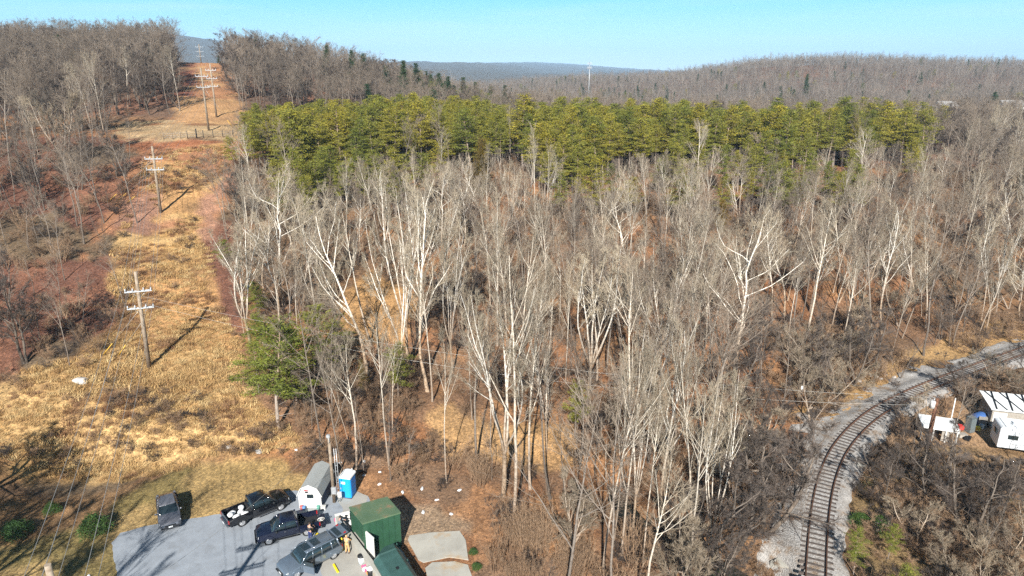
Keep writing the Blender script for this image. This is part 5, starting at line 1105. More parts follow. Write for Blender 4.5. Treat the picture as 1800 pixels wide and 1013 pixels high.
# green container running to the lower right
p0 = F(672, 958, 1.7); p1 = F(696, 950, 1.7); p2 = F(738, 1013, 1.7); dr = wdir(p1, p2); side = Vector((dr.y, -dr.x, 0)) * -1.0
if side.x > 0: side = -side
cont = empty('waste_container', (p1.x, p1.y, 0), math.atan2(dr.y, dr.x), 'long green waste container sloping away from the green hut, at the bottom edge', 'container')
m = MB(); L_, W_ = 7., 2.3; m.loft([[(x, y * w_, z) for y, z in ((1, .25), (1, hh * .8), (.82, hh), (.18, hh + .04), (0, hh * .8), (0, .25))] for x, hh, w_ in ((0, 1.5, 1.3), (1.0, 1.75, 2.3), (1.05, 1.7, 2.3), (7, 1.7, 2.3))], smooth=False)
if Vector((-math.sin(cont.rotation_euler.z), math.cos(cont.rotation_euler.z), 0)).x > 0: m.v = [(x, -y, z) for x, y, z in m.v]; W_ = -W_
m.build('body', M_GRC, cont, .03)
for x in (.05, 2.3, 4.6, 6.9): MB().box((x, -.03 * (1 if W_ > 0 else -1), .85), (.1, .08, 1.2)).build('rib', M_GRC, cont)
MB().box((3.2, W_ * .5, 1.76), (.25, .18, .08)).build('lid_hook', M_BLK, cont); MB().box((3.5, W_ * .5, .14), (6.6, abs(W_) * .7, .2)).build('skid_rail', M_BLK, cont)
# white panel leaning on the front, retaining wall, bollards, bins
def panel(name, A, B, z0, z1, th, m, label, cat, rot=0):
    d = B - A; L = math.hypot(d.x, d.y); e = MB().box((0, 0, (z1 - z0) / 2), (L, th, z1 - z0)).box((0, 0, z1 - z0), (L + .06, th + .04, .06)).box((-L / 2, 0, (z1 - z0) / 2), (.06, th + .04, z1 - z0)).build(name, m)
    e.location = ((A.x + B.x) / 2, (A.y + B.y) / 2, z0); e.rotation_euler = (0, 0, math.atan2(d.y, d.x)); return tag(e, label, cat)
a = F(646, 937, 3.6); b = F(658, 948, 3.6); panel('display_board', F(647, 980), F(659.5, 992), 0, 2.5, .08, M_WHITE, 'tall white board standing in front of the green hut', 'board')
A_, B_ = F(601, 922, .9), F(668, 1013, .9); d = B_ - A_; w = MB().box((0, 0, .55), (d.length + 2, .30, 1.1)).box((0, 0, 1.12), (d.length + 2.05, .36, .06)).build('dock_wall', M_CONC); w.location = ((A_.x + B_.x) / 2, (A_.y + B_.y) / 2, 0); w.rotation_euler = (0, 0, math.atan2(d.y, d.x)); tag(w, 'low concrete wall slanting along the loading dock', 'wall'); DW = (A_, B_)
A_, B_ = F(589, 908, .9), F(614, 902, .9); d = B_ - A_; w = MB().box((0, 0, .5), (d.length, .20, 1.0)).box((0, 0, 1.02), (d.length + .05, .26, .05)).build('white_barrier', M_WHITE); w.location = ((A_.x + B_.x) / 2, (A_.y + B_.y) / 2, 0); w.rotation_euler = (0, 0, math.atan2(d.y, d.x)); tag(w, 'white low barrier wall at the corner of the green hut', 'wall')
M_YEL = mat('yellow_paint', (.80, .62, .02), .5, var=.1)
for (px, py, lab) in ((597, 962, 'yellow steel bollard nearest the raised liftgate'), (602, 967, 'yellow steel bollard beside the man in tan overalls')):
    q = F(px, py); m = MB().tube([(0, 0, 0), (0, 0, 1.12), (0, 0, 1.19)], [.09, .09, .04], 12).tube([(0, 0, .02), (0, 0, .06)], .14, 12); o = m.build('bollard', M_YEL); o.location = (q.x, q.y, .02); tag(o, lab, 'bollard', 'yellow bollards of the dock')
for (p, q_, lab) in (((551, 950), (556, 943), 'yellow wheel stop behind the navy pickup'), ((561, 958), (566, 966), 'yellow wheel stop behind the raised liftgate'), ((588, 996), (593, 1005), 'yellow wheel stop beside the rear wheel of the slate-blue SUV')):
    a, b = F(*p), F(*q_); d = b - a; m = MB().prism([(-.09, 0), (.09, 0), (.06, .12), (-.06, .12)], -.55, .55).box((0, -.4, .121), (.03, .03, .01), mi=0).box((0, .4, .121), (.03, .03, .01)); o = m.build('wheel_stop', M_YEL, None, .01); o.location = ((a.x + b.x) / 2, (a.y + b.y) / 2, .03); o.rotation_euler = (0, 0, math.atan2(d.y, d.x) - math.pi / 2); tag(o, lab, 'wheel stop', 'yellow wheel stops')
def bin_(px, py, m1, m2, lab, s=1.):
    q = F(px, py); e = empty('trash_can', (q.x, q.y, .03), 0, lab, 'trash can'); MB().tube([(0, 0, 0), (0, 0, .75 * s)], [.22 * s, .29 * s], 16).build('body', m1, e); MB().tube([(0, 0, .75 * s), (0, 0, .82 * s), (0, 0, .9 * s)], [.31 * s, .31 * s, .12 * s], 16).tube([(-.08, 0, .93 * s), (.08, 0, .93 * s)], .02, 6).build('lid', m2, e)
bin_(636, 992, M_SHW, M_BLK, 'grey trash can with black lid against the dock wall'); bin_(652, 1014, M_BLK, M_WHITE, 'black trash can with pale lid at the bottom edge by the dock wall')
M_PINK = mat('pink_fabric', (.75, .10, .22), .8); M_TEAL = mat('teal_fabric', (.25, .6, .5), .8); M_ORG = mat('orange_fabric', (.75, .35, .08), .8)
for i, (px, py, m_, lab) in enumerate([(641, 1000, M_PINK, 'pink bag heaped beside the grey trash can'), (644, 998, M_TEAL, 'pale teal bag behind the pink bags'), (647, 1006, M_PINK, 'second pink bag, nearer the black trash can'), (650, 1010, M_ORG, 'orange bag beside the black trash can'), (642, 1004, M_WHITE, 'white bag under the pink bags'), (592, 917, M_PINK, 'pinkish rags on the ground by the white barrier')]):
    m = MB().sphere((0, 0, .18), (.26, .2, .2), 12, 7); m.v = [(x * (1 + .15 * math.sin(11 * y + i)), y * (1 + .15 * math.sin(13 * x + i)), z + .03 * math.sin(17 * x)) for x, y, z in m.v]; q = F(px, py); o = m.build('bag', m_); o.location = (q.x, q.y, .02); tag(o, lab, 'bag')
q = F(620, 931); m = MB().box((0, 0, .4), (.45, .4, .8)).box((0, 0, .82), (.5, .45, .05)); o = m.build('utility_box', M_WHITE, None, .02); o.location = (q.x, q.y, .0); tag(o, 'white cabinet against the left side of the green hut', 'cabinet')
# ------------------------------------------------------------------ people
def person(loc, rz, pose, cols, label, cap=None):
    """one skinned body, clothes as snug shells"""
    root = empty('person', loc, rz, label, 'person'); J = pose
    M_SK = mat('skin', (.55, .33, .24), .6)
    def skin(name, verts, edges, rad, m, parent, lv=1):
        me = bpy.data.meshes.new(name); me.from_pydata([tuple(v) for v in verts], edges, []); o = bpy.data.objects.new(name, me); COL.objects.link(o); o.parent = parent
        md = o.modifiers.new('s', 'SKIN'); 
        for i, r in enumerate(rad): me.skin_vertices[0].data[i].radius = r if isinstance(r, tuple) else (r, r)
        me.skin_vertices[0].data[0].use_root = True; md.use_smooth_shade = True; o.modifiers.new('u', 'SUBSURF').levels = lv; o.modifiers['u'].render_levels = lv; me.materials.append(m); return o
    P = {k: Vector(v) for k, v in J.items()}
    names = ['pelvis', 'waist', 'chest', 'neck', 'head', 'crown', 'shL', 'elL', 'wrL', 'shR', 'elR', 'wrR', 'hipL', 'knL', 'anL', 'toL', 'hipR', 'knR', 'anR', 'toR']
    ed = [(0, 1), (1, 2), (2, 3), (3, 4), (4, 5), (2, 6), (6, 7), (7, 8), (2, 9), (9, 10), (10, 11), (0, 12), (12, 13), (13, 14), (14, 15), (0, 16), (16, 17), (17, 18), (18, 19)]
    rad = [(.13, .10), (.12, .09), (.15, .105), (.05, .05), (.075, .09), (.06, .075), .06, .043, .03, .06, .043, .03, .085, .06, .04, .035, .085, .06, .04, .035]
    verts = [P[n] for n in names]
    # hands: palm, four fingers and a thumb on each side
    for s, wr, el in ((1, 'wrL', 'elL'), (-1, 'wrR', 'elR')):
        d = (P[wr] - P[el]).normalized(); b0 = names.index(wr); side = d.cross(Vector((0, s, 0.3))).normalized(); pn = P[wr] + d * .07; verts.append(pn); ed.append((b0, len(verts) - 1)); rad.append(.030); pi_ = len(verts) - 1
        for k in range(4):
            r0 = pn + side * (k - 1.5) * .02 + d * .02; verts += [r0 + d * .04, r0 + d * .07 + Vector((0, -s * .012, 0))]; n_ = len(verts); ed += [(pi_, n_ - 2), (n_ - 2, n_ - 1)]; rad += [.010, .008]
        verts += [pn - d * .02 + side * .045, pn + d * .02 + side * .06]; n_ = len(verts); ed += [(pi_, n_ - 2), (n_ - 2, n_ - 1)]; rad += [.011, .009]
    body = skin('body', verts, ed, rad, M_SK, root)
    top, trou, shoe, hair = cols
    tv = [P['waist'] - Vector((0, 0, .10)), P['waist'], P['chest'], P['chest'].lerp(P['neck'], .55), P['shL'], P['elL'], P['elL'].lerp(P['wrL'], .9), P['shR'], P['elR'], P['elR'].lerp(P['wrR'], .9)]
    skin('jacket', tv, [(0, 1), (1, 2), (2, 3), (2, 4), (4, 5), (5, 6), (2, 7), (7, 8), (8, 9)], [(.165, .13), (.155, .125), (.185, .14), .08, .085, .065, .05, .085, .065, .05], top, body)
    pv = [P['pelvis'], P['waist'] - Vector((0, 0, .06)), P['hipL'], P['knL'], P['knL'].lerp(P['anL'], .92), P['hipR'], P['knR'], P['knR'].lerp(P['anR'], .92)]
    skin('trousers', pv, [(0, 1), (0, 2), (2, 3), (3, 4), (0, 5), (5, 6), (6, 7)], [(.16, .13), (.15, .12), .115, .085, .07, .115, .085, .07], trou, body)
    for a, t in (('anL', 'toL'), ('anR', 'toR')):
        d = (P[t] - P[a]); d.z = 0; MB().loft([[(P[a].x + d.x * k - d.y * j * .35 * w_, P[a].y + d.y * k + d.x * j * .35 * w_, z) for j, z in ((-1, .0), (1, .0), (.9, .05 * zz), (.6, .1 * zz), (-.6, .1 * zz), (-.9, .05 * zz))] for k, w_, zz in ((-.45, .7, .9), (0, .9, 1), (.7, 1.0, .75), (1.25, .55, .5))]).build('shoe', shoe, body)
    hc = P['head'].lerp(P['crown'], .55); MB().sphere(hc + Vector((-.012, 0, .035)), (.105, .085, .095), 12, 8).build('cap' if cap else 'hair', hair, body)
    if cap: MB().box(hc + Vector((.12, 0, .02)), (.09, .13, .015)).build('cap_brim', hair, body)
    for s in (-1, 1): MB().sphere(P['head'] + Vector((.088, s * .03, .045)), .012, 6, 4).build('eye', M_BLK, body); MB().sphere(P['head'] + Vector((0, s * .085, .03)), (.02, .012, .03), 6, 4).build('ear', M_SK, body)
    MB().sphere(P['head'] + Vector((.10, 0, .02)), (.018, .014, .025), 6, 4).build('nose', M_SK, body)
    return root
def std(armsL=(.05, .27, 1.15, .10, .25, .92), armsR=(.02, -.27, 1.15, .12, -.25, .92), lean=0., st=.12):
    L = lean
    return dict(pelvis=(0, 0, .95), waist=(L * .2, 0, 1.10), chest=(L * .6, 0, 1.35), neck=(L, 0, 1.50), head=(L + .02, 0, 1.60), crown=(L + .015, 0, 1.70), shL=(L * .7, .19, 1.42), elL=armsL[:3], wrL=armsL[3:], shR=(L * .7, -.19, 1.42), elR=armsR[:3], wrR=armsR[3:],
                hipL=(0, .10, .90), knL=(.03, st, .50), anL=(-.02, st + .01, .09), toL=(.13, st + .03, .045), hipR=(0, -.10, .90), knR=(.05, -st, .50), anR=(.02, -st - .01, .09), toR=(.17, -st - .03, .045))
M_TAN = mat('tan_overalls', (.62, .38, .17), .85, var=.15, scale=12); M_DGREY = mat('dark_shirt', (.05, .048, .05), .85); M_JEAN = mat('blue_jeans', (.025, .045, .16), .85, var=.3, scale=12); M_GSH = mat('grey_shirt', (.22, .27, .31), .85); M_HAIR = mat('brown_hair', (.06, .04, .03), .8); M_BOOT = mat('boots', (.08, .05, .03), .8); M_CAPG = mat('dark_cap', (.03, .035, .04), .8)
q = F(611, 973); person((q.x, q.y, .03), R(75), std((.22, .30, 1.22, .42, .22, 1.18), (.2, -.30, 1.2, .40, -.2, 1.10)), (M_TAN, M_TAN, M_BOOT, M_TAN), 'person in tan hooded overalls standing at the dock wall', cap=None)
q = F(546, 951); person((q.x, q.y, .03), R(60), std((.22, .24, 1.20, .44, .14, 1.16), (.2, -.26, 1.2, .42, -.15, 1.15), .06), (M_DGREY, M_JEAN, M_WHITE, M_HAIR), 'person in dark shirt and blue jeans at the tail of the navy pickup')
q = F(598, 939); person((q.x, q.y, .03), R(25), std((.25, .28, 1.25, .45, .15, 1.2), (.2, -.32, 1.2, .4, -.2, 1.05), .1), (M_GSH, M_JEAN, M_BOOT, M_CAPG), 'person in grey shirt, blue trousers and dark cap behind the bollards', cap=1)
# ------------------------------------------------------------------ railway
M_BALL, nt, b = _nt('ballast'); vo = _n(nt, 'ShaderNodeTexVoronoi'); vo.inputs['Scale'].default_value = 9; tc = _n(nt, 'ShaderNodeTexCoord'); nt.links.new(tc.outputs['Object'], vo.inputs['Vector'])
c = ramp(nt, noise(nt, .5, 6, rough=.7), [(.36, (.24, .18, .13)), (.45, (.33, .31, .29)), (.7, (.42, .415, .41))]); c = mix(nt, c, ramp(nt, vo.outputs['Color'], [(0, (.5,) * 3), (1, (1.3,) * 3)]), .8, 'MULTIPLY')
nt.links.new(c, b.inputs['Base Color']); b.inputs['Roughness'].default_value = .9; bump(nt, b, vo.outputs['Distance'], .8, .06)
N_ = len(RAIL); V = []; F_ = []; cols = 26
for i, p in enumerate(RAIL):
    t = (RAIL[min(i + 1, N_ - 1)] - RAIL[max(i - 1, 0)]); t.z = 0; t.normalize(); nrm = Vector((-t.y, t.x, 0)); py_ = p.y
    lw = float(np.interp(py_, [20, 45, 55, 66, 80, 95, 110], [3.4, 4.2, 5.0, 6.2, 4.8, 3.4, 3.0])) + .9 * float(fbm(np.array([p.x]), np.array([p.y]), 4., 3)[0]) ; rw_ = float(np.interp(py_, [20, 50, 62, 75, 110], [2.5, 2.5, 3.3, 2.9, 2.6])) + .8 * float(fbm(np.array([p.x + 60]), np.array([p.y]), 4., 3)[0])
    for k in range(cols):
        s = k / (cols - 1); o = lw * (1 - s) - rw_ * s; x = p.x + nrm.x * o; y = p.y + nrm.y * o; cr = .42 * max(0, 1 - max(0, abs(o) - 1.5) / 1.3) if abs(o) < 2.8 else 0
        V.append((x, y, H(x, y) + (.10 * min(1, k / 4, (cols - 1 - k) / 4) - (.25 if k in (0, cols - 1) else 0) - .05 + .10 * float(fbm(np.array([x]), np.array([y]), 1.1, 2)[0]) * (abs(o) > 1.8)) + cr))
V = np.array(V); ii = (np.arange(N_ - 1)[:, None] * cols + np.arange(cols - 1)[None]).ravel()
me = np_mesh('ballast', V, np.stack([ii, ii + 1, ii + 1 + cols, ii + cols], 1), M_BALL, smooth=True); bo = bpy.data.objects.new('ballast', me); COL.objects.link(bo); tag(bo, kind='structure')
M_RAIL = mat('rusty_rail', (.16, .085, .055), .6, .3, .3, 6); M_SLP = mat('weathered_sleeper', (.06, .048, .042), .9, 0, .4, 3, (.12, .10, .09)); RT = .75 + .05 + .42
track = empty('railway_track', (RAIL[0].x, RAIL[0].y, 0), 0, 'rusty single railway track on dark wooden sleepers curving through pale ballast', 'railway')
org = Vector((RAIL[0].x, RAIL[0].y, 0)); cum = [0]
for i in range(1, N_): cum.append(cum[-1] + math.hypot(RAIL[i].x - RAIL[i - 1].x, RAIL[i].y - RAIL[i - 1].y))
def rail_at(s):
    s = min(max(s, 0), cum[-1] - .001); i = next(k for k in range(1, N_) if cum[k] > s) - 1; a = (s - cum[i]) / (cum[i + 1] - cum[i]); p = RAIL[i].lerp(RAIL[i + 1], a); t = RAIL[min(i + 2, N_ - 1)] - RAIL[max(i - 1, 0)]; t.z = 0; return Vector((p.x, p.y, 0)), t.normalized()
for s in (-1, 1):
    secs = []
    for i in range(0, N_):
        p, t = rail_at(cum[i]); n = Vector((-t.y, t.x, 0)); c = p + n * s * .7175 - org
        secs.append([(c.x + n.x * a, c.y + n.y * a, RT + .07 + z) for a, z in ((-.07, 0), (.07, 0), (.02, .03), (.035, .12), (.035, .155), (-.035, .155), (-.035, .12), (-.02, .03))])
    MB().loft(secs).build('rail', M_RAIL, track)
L_ = cum[-1]; ns = int(L_ / .68); rs = random.Random(4); smesh = []
for k in range(3):
    m = MB().box((0, 0, 0), (.20, 2.5 - .06 * k, .17)); m.v = [(x + rs.uniform(-.015, .015), y + rs.uniform(-.05, .05), z + rs.uniform(-.01, .01)) for x, y, z in m.v]; o = m.build('sleeper', M_SLP, None, .012); smesh.append(o.data); bpy.data.objects.remove(o)
cnt_s = 0; far = MB()
for k in range(ns):
    p, t = rail_at(k * .68); q = p - org; a = math.atan2(t.y, t.x) + rs.uniform(-.03, .03); px_, py_ = proj(p.x, p.y, RT)
    if py_ > 1030: continue
    if cnt_s < 100:
        o = bpy.data.objects.new('sleeper', smesh[k % 3]); COL.objects.link(o); o.parent = track; o.location = (q.x, q.y, RT - .02); o.rotation_euler = (0, 0, a); cnt_s += 1
    else: far.box((q.x, q.y, RT - .02), (.20, 2.45, .17), a)
if far.v: tag(far.build('sleeper', M_SLP, track), kind='stuff')
# creek
m, nt, b = _nt('creek_water'); b.inputs['Base Color'].default_value = (.02, .022, .018, 1); b.inputs['Roughness'].default_value = .08; bump(nt, b, noise(nt, 3, 3), .2, .05)
pts = [];
for k in range(30):
    y = 30 + k * 1.1; x = 19 - (.6 * (y - 44) + .8 * math.sin(y * .5)) / .8; pts.append((x, y))
v = [(x - 2.6, y, -1.75) for x, y in pts] + [(x + 2.6, y, -1.75) for x, y in pts]; n = len(pts); o = MB().add(v, [(i, i + 1, n + i + 1, n + i) for i in range(n - 1)]).build('creek', m); tag(o, kind='structure')
a = F(1378, 1006, -.5); m = MB().box((0, 0, -.9), (.5, 1.5, 1.6)).box((0, 0, -.05), (.6, 1.6, .12)).box((-.1, .95, -1.0), (.4, .3, 1.4)); o = m.build('abutment', M_CONC, None, .03); o.location = (a.x, a.y, .35); o.rotation_euler = (0, 0, .7); tag(o, 'pale concrete abutment by the dark creek at the bottom edge', 'abutment')
# ------------------------------------------------------------------ poles and lines
M_WOOD = bark('pole_wood', (.20, .155, .115), (.33, .27, .21), 0, 6, 2., rnd=.1); M_WOOD2 = bark('brown_pole_wood', (.17, .085, .055), (.21, .11, .07), 0, 6, 2., rnd=.1); M_ARM = mat('pale_crossarm', (.50, .53, .56), .6, var=.15); M_INS = mat('insulator', (.55, .58, .62), .25); M_WIRE = mat('wire_metal', (.50, .49, .46), .45, .5, .1); M_STEEL = mat('galvanised', (.5, .52, .54), .45, .4)
def upole(base, h, arms, label, rz=0., wood=None, aw=2.75, lean=(0, 0), name='utility_pole'):
    root = empty(name, base, 0, label, 'utility pole'); root.rotation_euler = (-lean[1], lean[0], rz)
    MB().tube([(0, 0, -.4), (0, 0, h * .5), (0, 0, h)], [.25, .21, .16], 12).build('pole', wood or M_WOOD, root); pts = []
    for z in arms:
        a = MB().box((0, .17, z), (aw, .10, .12)).box((0, -.17, z), (aw, .09, .11)).build('crossarm', M_ARM, root, .01)
        for x in (-aw * .47, -aw * .20, aw * .20, aw * .47):
            MB().tube([(x, 0, z + .08), (x, 0, z + .18), (x, 0, z + .24), (x, 0, z + .32), (x, 0, z + .38)], [.05, .09, .05, .08, .03], 8).build('insulator', M_INS, a)
        for s in (-1, 1): MB().tube([(s * .95, .2, z - .08), (0, .2, z - .75)], .022, 5).build('brace', M_STEEL, root)
    return root
def top_px(p, h): return proj(p.x, p.y, p.z + h)
P1 = base_pt(263, 648); h1 = height_for(P1, 478); P2 = base_pt(283, 375); h2 = height_for(P2, 257); P3 = base_pt(367, 230); h3 = height_for(P3, 120)
P0 = G3(-23.2, 28.4); h0 = 14.6; P4 = G3(-(900 - 356) / 1258 * 330, 330); h4 = min(26, height_for(P4, 78)); print('poles', P1, h1, P2, h2, P3, h3, P4, h4)
def dirz(a, b): return math.atan2(b.y - a.y, b.x - a.x) - math.pi / 2
A0 = (h0 - 1.5, h0 - 3.4)
upole(P0, h0, A0, 'utility pole whose top just enters the bottom left corner; its shadow lies on the asphalt', dirz(P0, P1), aw=3.4)
upole(P1, h1, (h1 - 2.3, h1 - 4.3), 'nearest full wooden power pole with two pale crossarms, in the golden grass', dirz(P0, P2), lean=(.02, 0))
upole(P2, h2, (h2 - 2.1, h2 - 3.9), 'second wooden power pole with two pale crossarms, by the red soil patch', dirz(P1, P3), lean=(.02, 0))
upole(P3, h3, (h3 - 1.8, h3 - 4.2), 'tall wooden power pole standing on the tan field above the cut', dirz(P2, P4))
P3b = Vector(((371 - 900) / 1258 * 187, 187., 0)); P3b.z = H(P3b.x, P3b.y); upole(P3b, h3 * .98, (h3 - 2.0, h3 - 4.1, h3 - 6), 'thinner pole right behind the tall one on the tan field', dirz(P2, P4), aw=2.6)
upole(P4, h4, (h4 - 1.2, h4 - 3.2, h4 - 5.2), 'farthest power pole, on the skyline of the cleared strip', dirz(P3, P4), aw=3.2)
def sagline(a, b, sag, n=24): return [Vector((a.x + (b.x - a.x) * k / n, a.y + (b.y - a.y) * k / n, a.z + (b.z - a.z) * k / n - sag * 4 * (k / n) * (1 - k / n))) for k in range(n + 1)]
def armpt(P, h, da, off, rz): return Vector((P.x + math.cos(rz) * off, P.y + math.sin(rz) * off, P.z + h - da + .36))
chain = [(P0, h0, (1.5, 3.4), dirz(P0, P1)), (P1, h1, (2.3, 4.3), dirz(P0, P2)), (P2, h2, (2.1, 3.9), dirz(P1, P3)), (P3, h3, (1.8, 4.2), dirz(P2, P4)), (P4, h4, (1.2, 3.2), dirz(P3, P4))]
Pm = Vector((-4., -15., 0)); 
for r_ in range(2):
    for off in (-1.43, -.6, 1.43):
        nodes = [Vector((-8 + off, -12, 12.6 - 2 * r_))] + [armpt(P, h, da[r_], off, rz) for P, h, da, rz in chain]; pts = []
        for a_, b_ in zip(nodes, nodes[1:]): pts += sagline(a_, b_, .012 * (b_ - a_).length)[:-1]
        pts.append(nodes[-1]); w = MB().tube(pts, .016, 4).build('power_line', M_WIRE); tag(w, 'thin overhead conductor strung from pole to pole up the cleared strip', 'power line', 'conductors along the pole line')
# guys with yellow guards
M_GUARD = mat('yellow_guard', (.72, .45, .06), .5)
def guy(top, foot, lab, g=2.4):
    root = empty('guy_wire', foot, 0, lab, 'guy wire'); d = top - foot; MB().tube([(0, 0, 0), d], .016, 4).build('wire', M_WIRE, root); MB().tube([(0, 0, 0), d.normalized() * g], .05, 6).build('guard', M_GUARD, root)
for (P, h, da, (fx, fy), lab) in [(P2, h2, 2.3, (190, 356), 'guy wire with yellow guard left of the second pole, farthest left'), (P2, h2, 4., (208, 352), 'guy wire with yellow guard left of the second pole, middle one'), (P2, h2, 5.5, (222, 358), 'guy wire with yellow guard nearest the second pole'),
    (P1, h1, 4.5, (181, 626), 'guy wire with yellow guard left of the nearest full pole'), (P1, h1, 6, (207, 628), 'guy wire with yellow guard close to the nearest full pole'), (P3, h3, 4, (410, 226), 'guy wire with yellow guard right of the pole on the tan field'), (P3, h3, 6, (424, 223), 'second guy wire with yellow guard, farther right of the pole on the field')]:
    f = base_pt(fx, fy); guy(Vector((P.x, P.y, P.z + h - da)), f, lab)
# service pole by the shed with a light ladder-like mast
q = F(588, 883); hq = height_for(q, 768); root = empty('lamp_pole', (q.x, q.y, 0), 0, 'weathered service pole with lamp and conduit ladder between shed and toilet', 'utility pole')
MB().tube([(0, 0, -.3), (0, 0, hq)], [.17, .12], 12).build('pole', M_WOOD, root); MB().box((0, -.1, hq + .12), (.34, .3, .26)).build('lamp', M_STEEL, root, .03); MB().tube([(0, -.15, hq - .6), (.1, -.2, hq - .3), (0, -.2, hq)], .03, 6).build('bracket', M_STEEL, root)
l = MB().tube([(.36, 0, 0), (.36, 0, hq - 1.2)], .03, 6).tube([(.56, 0, 0), (.56, 0, hq - 1.2)], .03, 6)
for k in range(int((hq - 1.4) / .6)): l.tube([(.36, 0, .3 + k * .6), (.56, 0, .3 + k * .6)], .018, 4)
l.build('conduit', M_STEEL, root); MB().box((.1, -.22, 1.4), (.45, .2, .7)).build('meter_box', M_STEEL, root, .02); MB().box((.62, -.25, 1.0), (.35, .22, .5)).build('meter_box', M_WHITE, root, .02)
LP = Vector((q.x, q.y, hq))
# right pole with transformer
q = base_pt(1628, 790); hq2 = height_for(q, 700); rp = upole(q, hq2, (), 'brown wooden pole with white transformer beside the yard', wood=M_WOOD2, lean=(.02, 0)); RP = Vector((q.x, q.y, q.z + hq2))
MB().tube([(-.38, 0, hq2 - 1.1), (-.38, 0, hq2 - .35), (-.38, 0, hq2 - .3)], [.24, .24, .18], 14).build('transformer', M_WHITE, rp); MB().tube([(-.3, 0, hq2 - .3), (-.3, 0, hq2 - .05)], .04, 6).build('bushing', M_INS, rp); MB().box((0, 0, hq2 - 1.6), (.9, .1, .12)).build('crossarm', M_WOOD2, rp)
q = base_pt(1402, 712); hq3 = height_for(q, 655); mp = upole(q, hq3, (), 'slim service pole with small white box at the wood edge above the rails'); MB().box((.15, -.2, hq3 * .55), (.3, .2, .4)).build('meter_box', M_WHITE, mp)
q4 = base_pt(1667, 760); hq4 = height_for(q4, 700); MBp = MB().tube([(0, 0, 0), (0, 0, hq4)], [.07, .05], 8).box((0, 0, hq4 * .35), (.22, .16, .5)); o = MBp.build('service_post', M_WHITE, None); o.location = q4; tag(o, 'pale metal post behind the white open trailer', 'post')
for k, (a, b_, sg, lab) in enumerate([(Vector((P1.x, P1.y, P1.z + 9.)), RP, 2.2, 'thin service line crossing the wood to the yard pole, upper of the two'), (Vector((P1.x, P1.y, P1.z + 8.2)), RP - Vector((0, 0, .8)), 3.0, 'thin service line crossing the wood to the yard pole, lower of the two'),
    (LP, Vector((P0.x, P0.y, h0 - 4.5)), .8, 'cable from the lamp pole across the car park'), (RP, Vector((q.x, q.y, q.z + hq3)), .3, 'short white line between the yard pole and the slim pole')]):
    w = MB().tube(sagline(a, b_, sg, 40), .012, 4).build('service_line', M_WIRE); tag(w, lab, 'power line')
# fence along the field edge
fp = [base_pt(x, np.interp(x, [285, 430], [246, 240])) for x in (288, 304, 318, 330, 346, 358, 375, 392, 410, 428)]
fc = empty('wire_fence', fp[0], 0, 'low wire fence with dark posts along the front of the tan field', 'fence')
for i, p in enumerate(fp): l = p - fp[0]; MB().tube([(l.x, l.y, l.z - .2), (l.x, l.y, l.z + (1.6 if i != 4 else 2.0))], .07 if i != 4 else .13, 6).build('post', M_WOOD if i < 3 else M_BLK, fc)
w = MB()
for z in (.4, .8, 1.2): w.tube([p - fp[0] + Vector((0, 0, z)) for p in fp], .015, 4)
w.build('wire', M_STEEL, fc)
# ------------------------------------------------------------------ mast and far houses
x = (1036 - 900) / 1258. * 560; p = G3(x, 560); h = height_for(p, 110); root = empty('radio_mast', p, 0, 'slender pale communications mast rising above the far woods', 'mast')
MB().tube([(0, 0, 0), (0, 0, h * .5), (0, 0, h)], [.32, .26, .2], 10).build('pole', M_STEEL, root)
for z in (h * .97, h * .88):
    pl = MB().tube([(math.cos(6.283 * k / 6) * 1.5, math.sin(6.283 * k / 6) * 1.2, z) for k in range(7)], .1, 5).build('platform', M_STEEL, root)
    for k in range(6): MB().box((math.cos(6.283 * k / 6) * 1.7, math.sin(6.283 * k / 6) * 1.3, z + .3), (.2, .2, 1.6)).build('antenna', M_STEEL, pl)
MB().tube([(0, 0, h), (0, 0, h + 2.5)], .08, 5).build('lightning_rod', M_STEEL, root)
M_PALER = mat('pale_roof', (.38, .38, .38), .6)
for (px, py, d, rz, W, D, hh, m1, m2, lab) in [(1672, 164, 300, .2, 8, 5, 5.0, M_WHITE, M_PALER, 'white low house glimpsed between trees on the right skyline slope'), (1788, 162, 300, -.1, 8, 6, 5., M_WHITE, M_PALER, 'pale house at the right edge of the far slope'), (1625, 172, 280, .1, 7, 5, 4.5, M_SHW, M_CONC, 'tan-roofed house just above the end of the pine belt'), (1791, 206, 230, .4, 6, 4, 4., M_WHITE, M_PALER, 'small white building at the right edge below the far houses')]:
    x = (px - 900) / 1258. * d; p = G3(x, d); zr = CAM_H - (math.tan(PITCH + math.atan((py - 506.5) / 1200))) * d; dz = max(6., zr - p.z)   # stands on the slope so that its roof shows above the trees
    root = empty('house', p, rz, lab, 'house'); w2 = D / 2; e = dz - 5.2
    MB().prism([(-w2, -1), (w2, -1), (w2, e), (0, e + 1.6), (-w2, e)], -W / 2, W / 2, M=Matrix.Rotation(math.pi / 2, 4, 'Z')).build('wall', m1, root)
    r = MB()
    for s in (-1, 1): r.add([(-W / 2 - .4, s * (w2 + .5), e - .3), (W / 2 + .4, s * (w2 + .5), e - .3), (W / 2 + .4, 0, e + 1.75), (-W / 2 - .4, 0, e + 1.75), (-W / 2 - .4, s * (w2 + .5), e - .1), (W / 2 + .4, s * (w2 + .5), e - .1), (W / 2 + .4, 0, e + 1.95), (-W / 2 - .4, 0, e + 1.95)], [(0, 3, 2, 1), (4, 5, 6, 7), (0, 1, 5, 4), (1, 2, 6, 5), (2, 3, 7, 6), (3, 0, 4, 7)])
    r.build('roof', m2, root)
    for k in (-.3, 0, .3): MB().box((k * W, -w2 - .02, e - 1.4), (1.3, .08, 1.3)).build('window', M_GLASS, root)
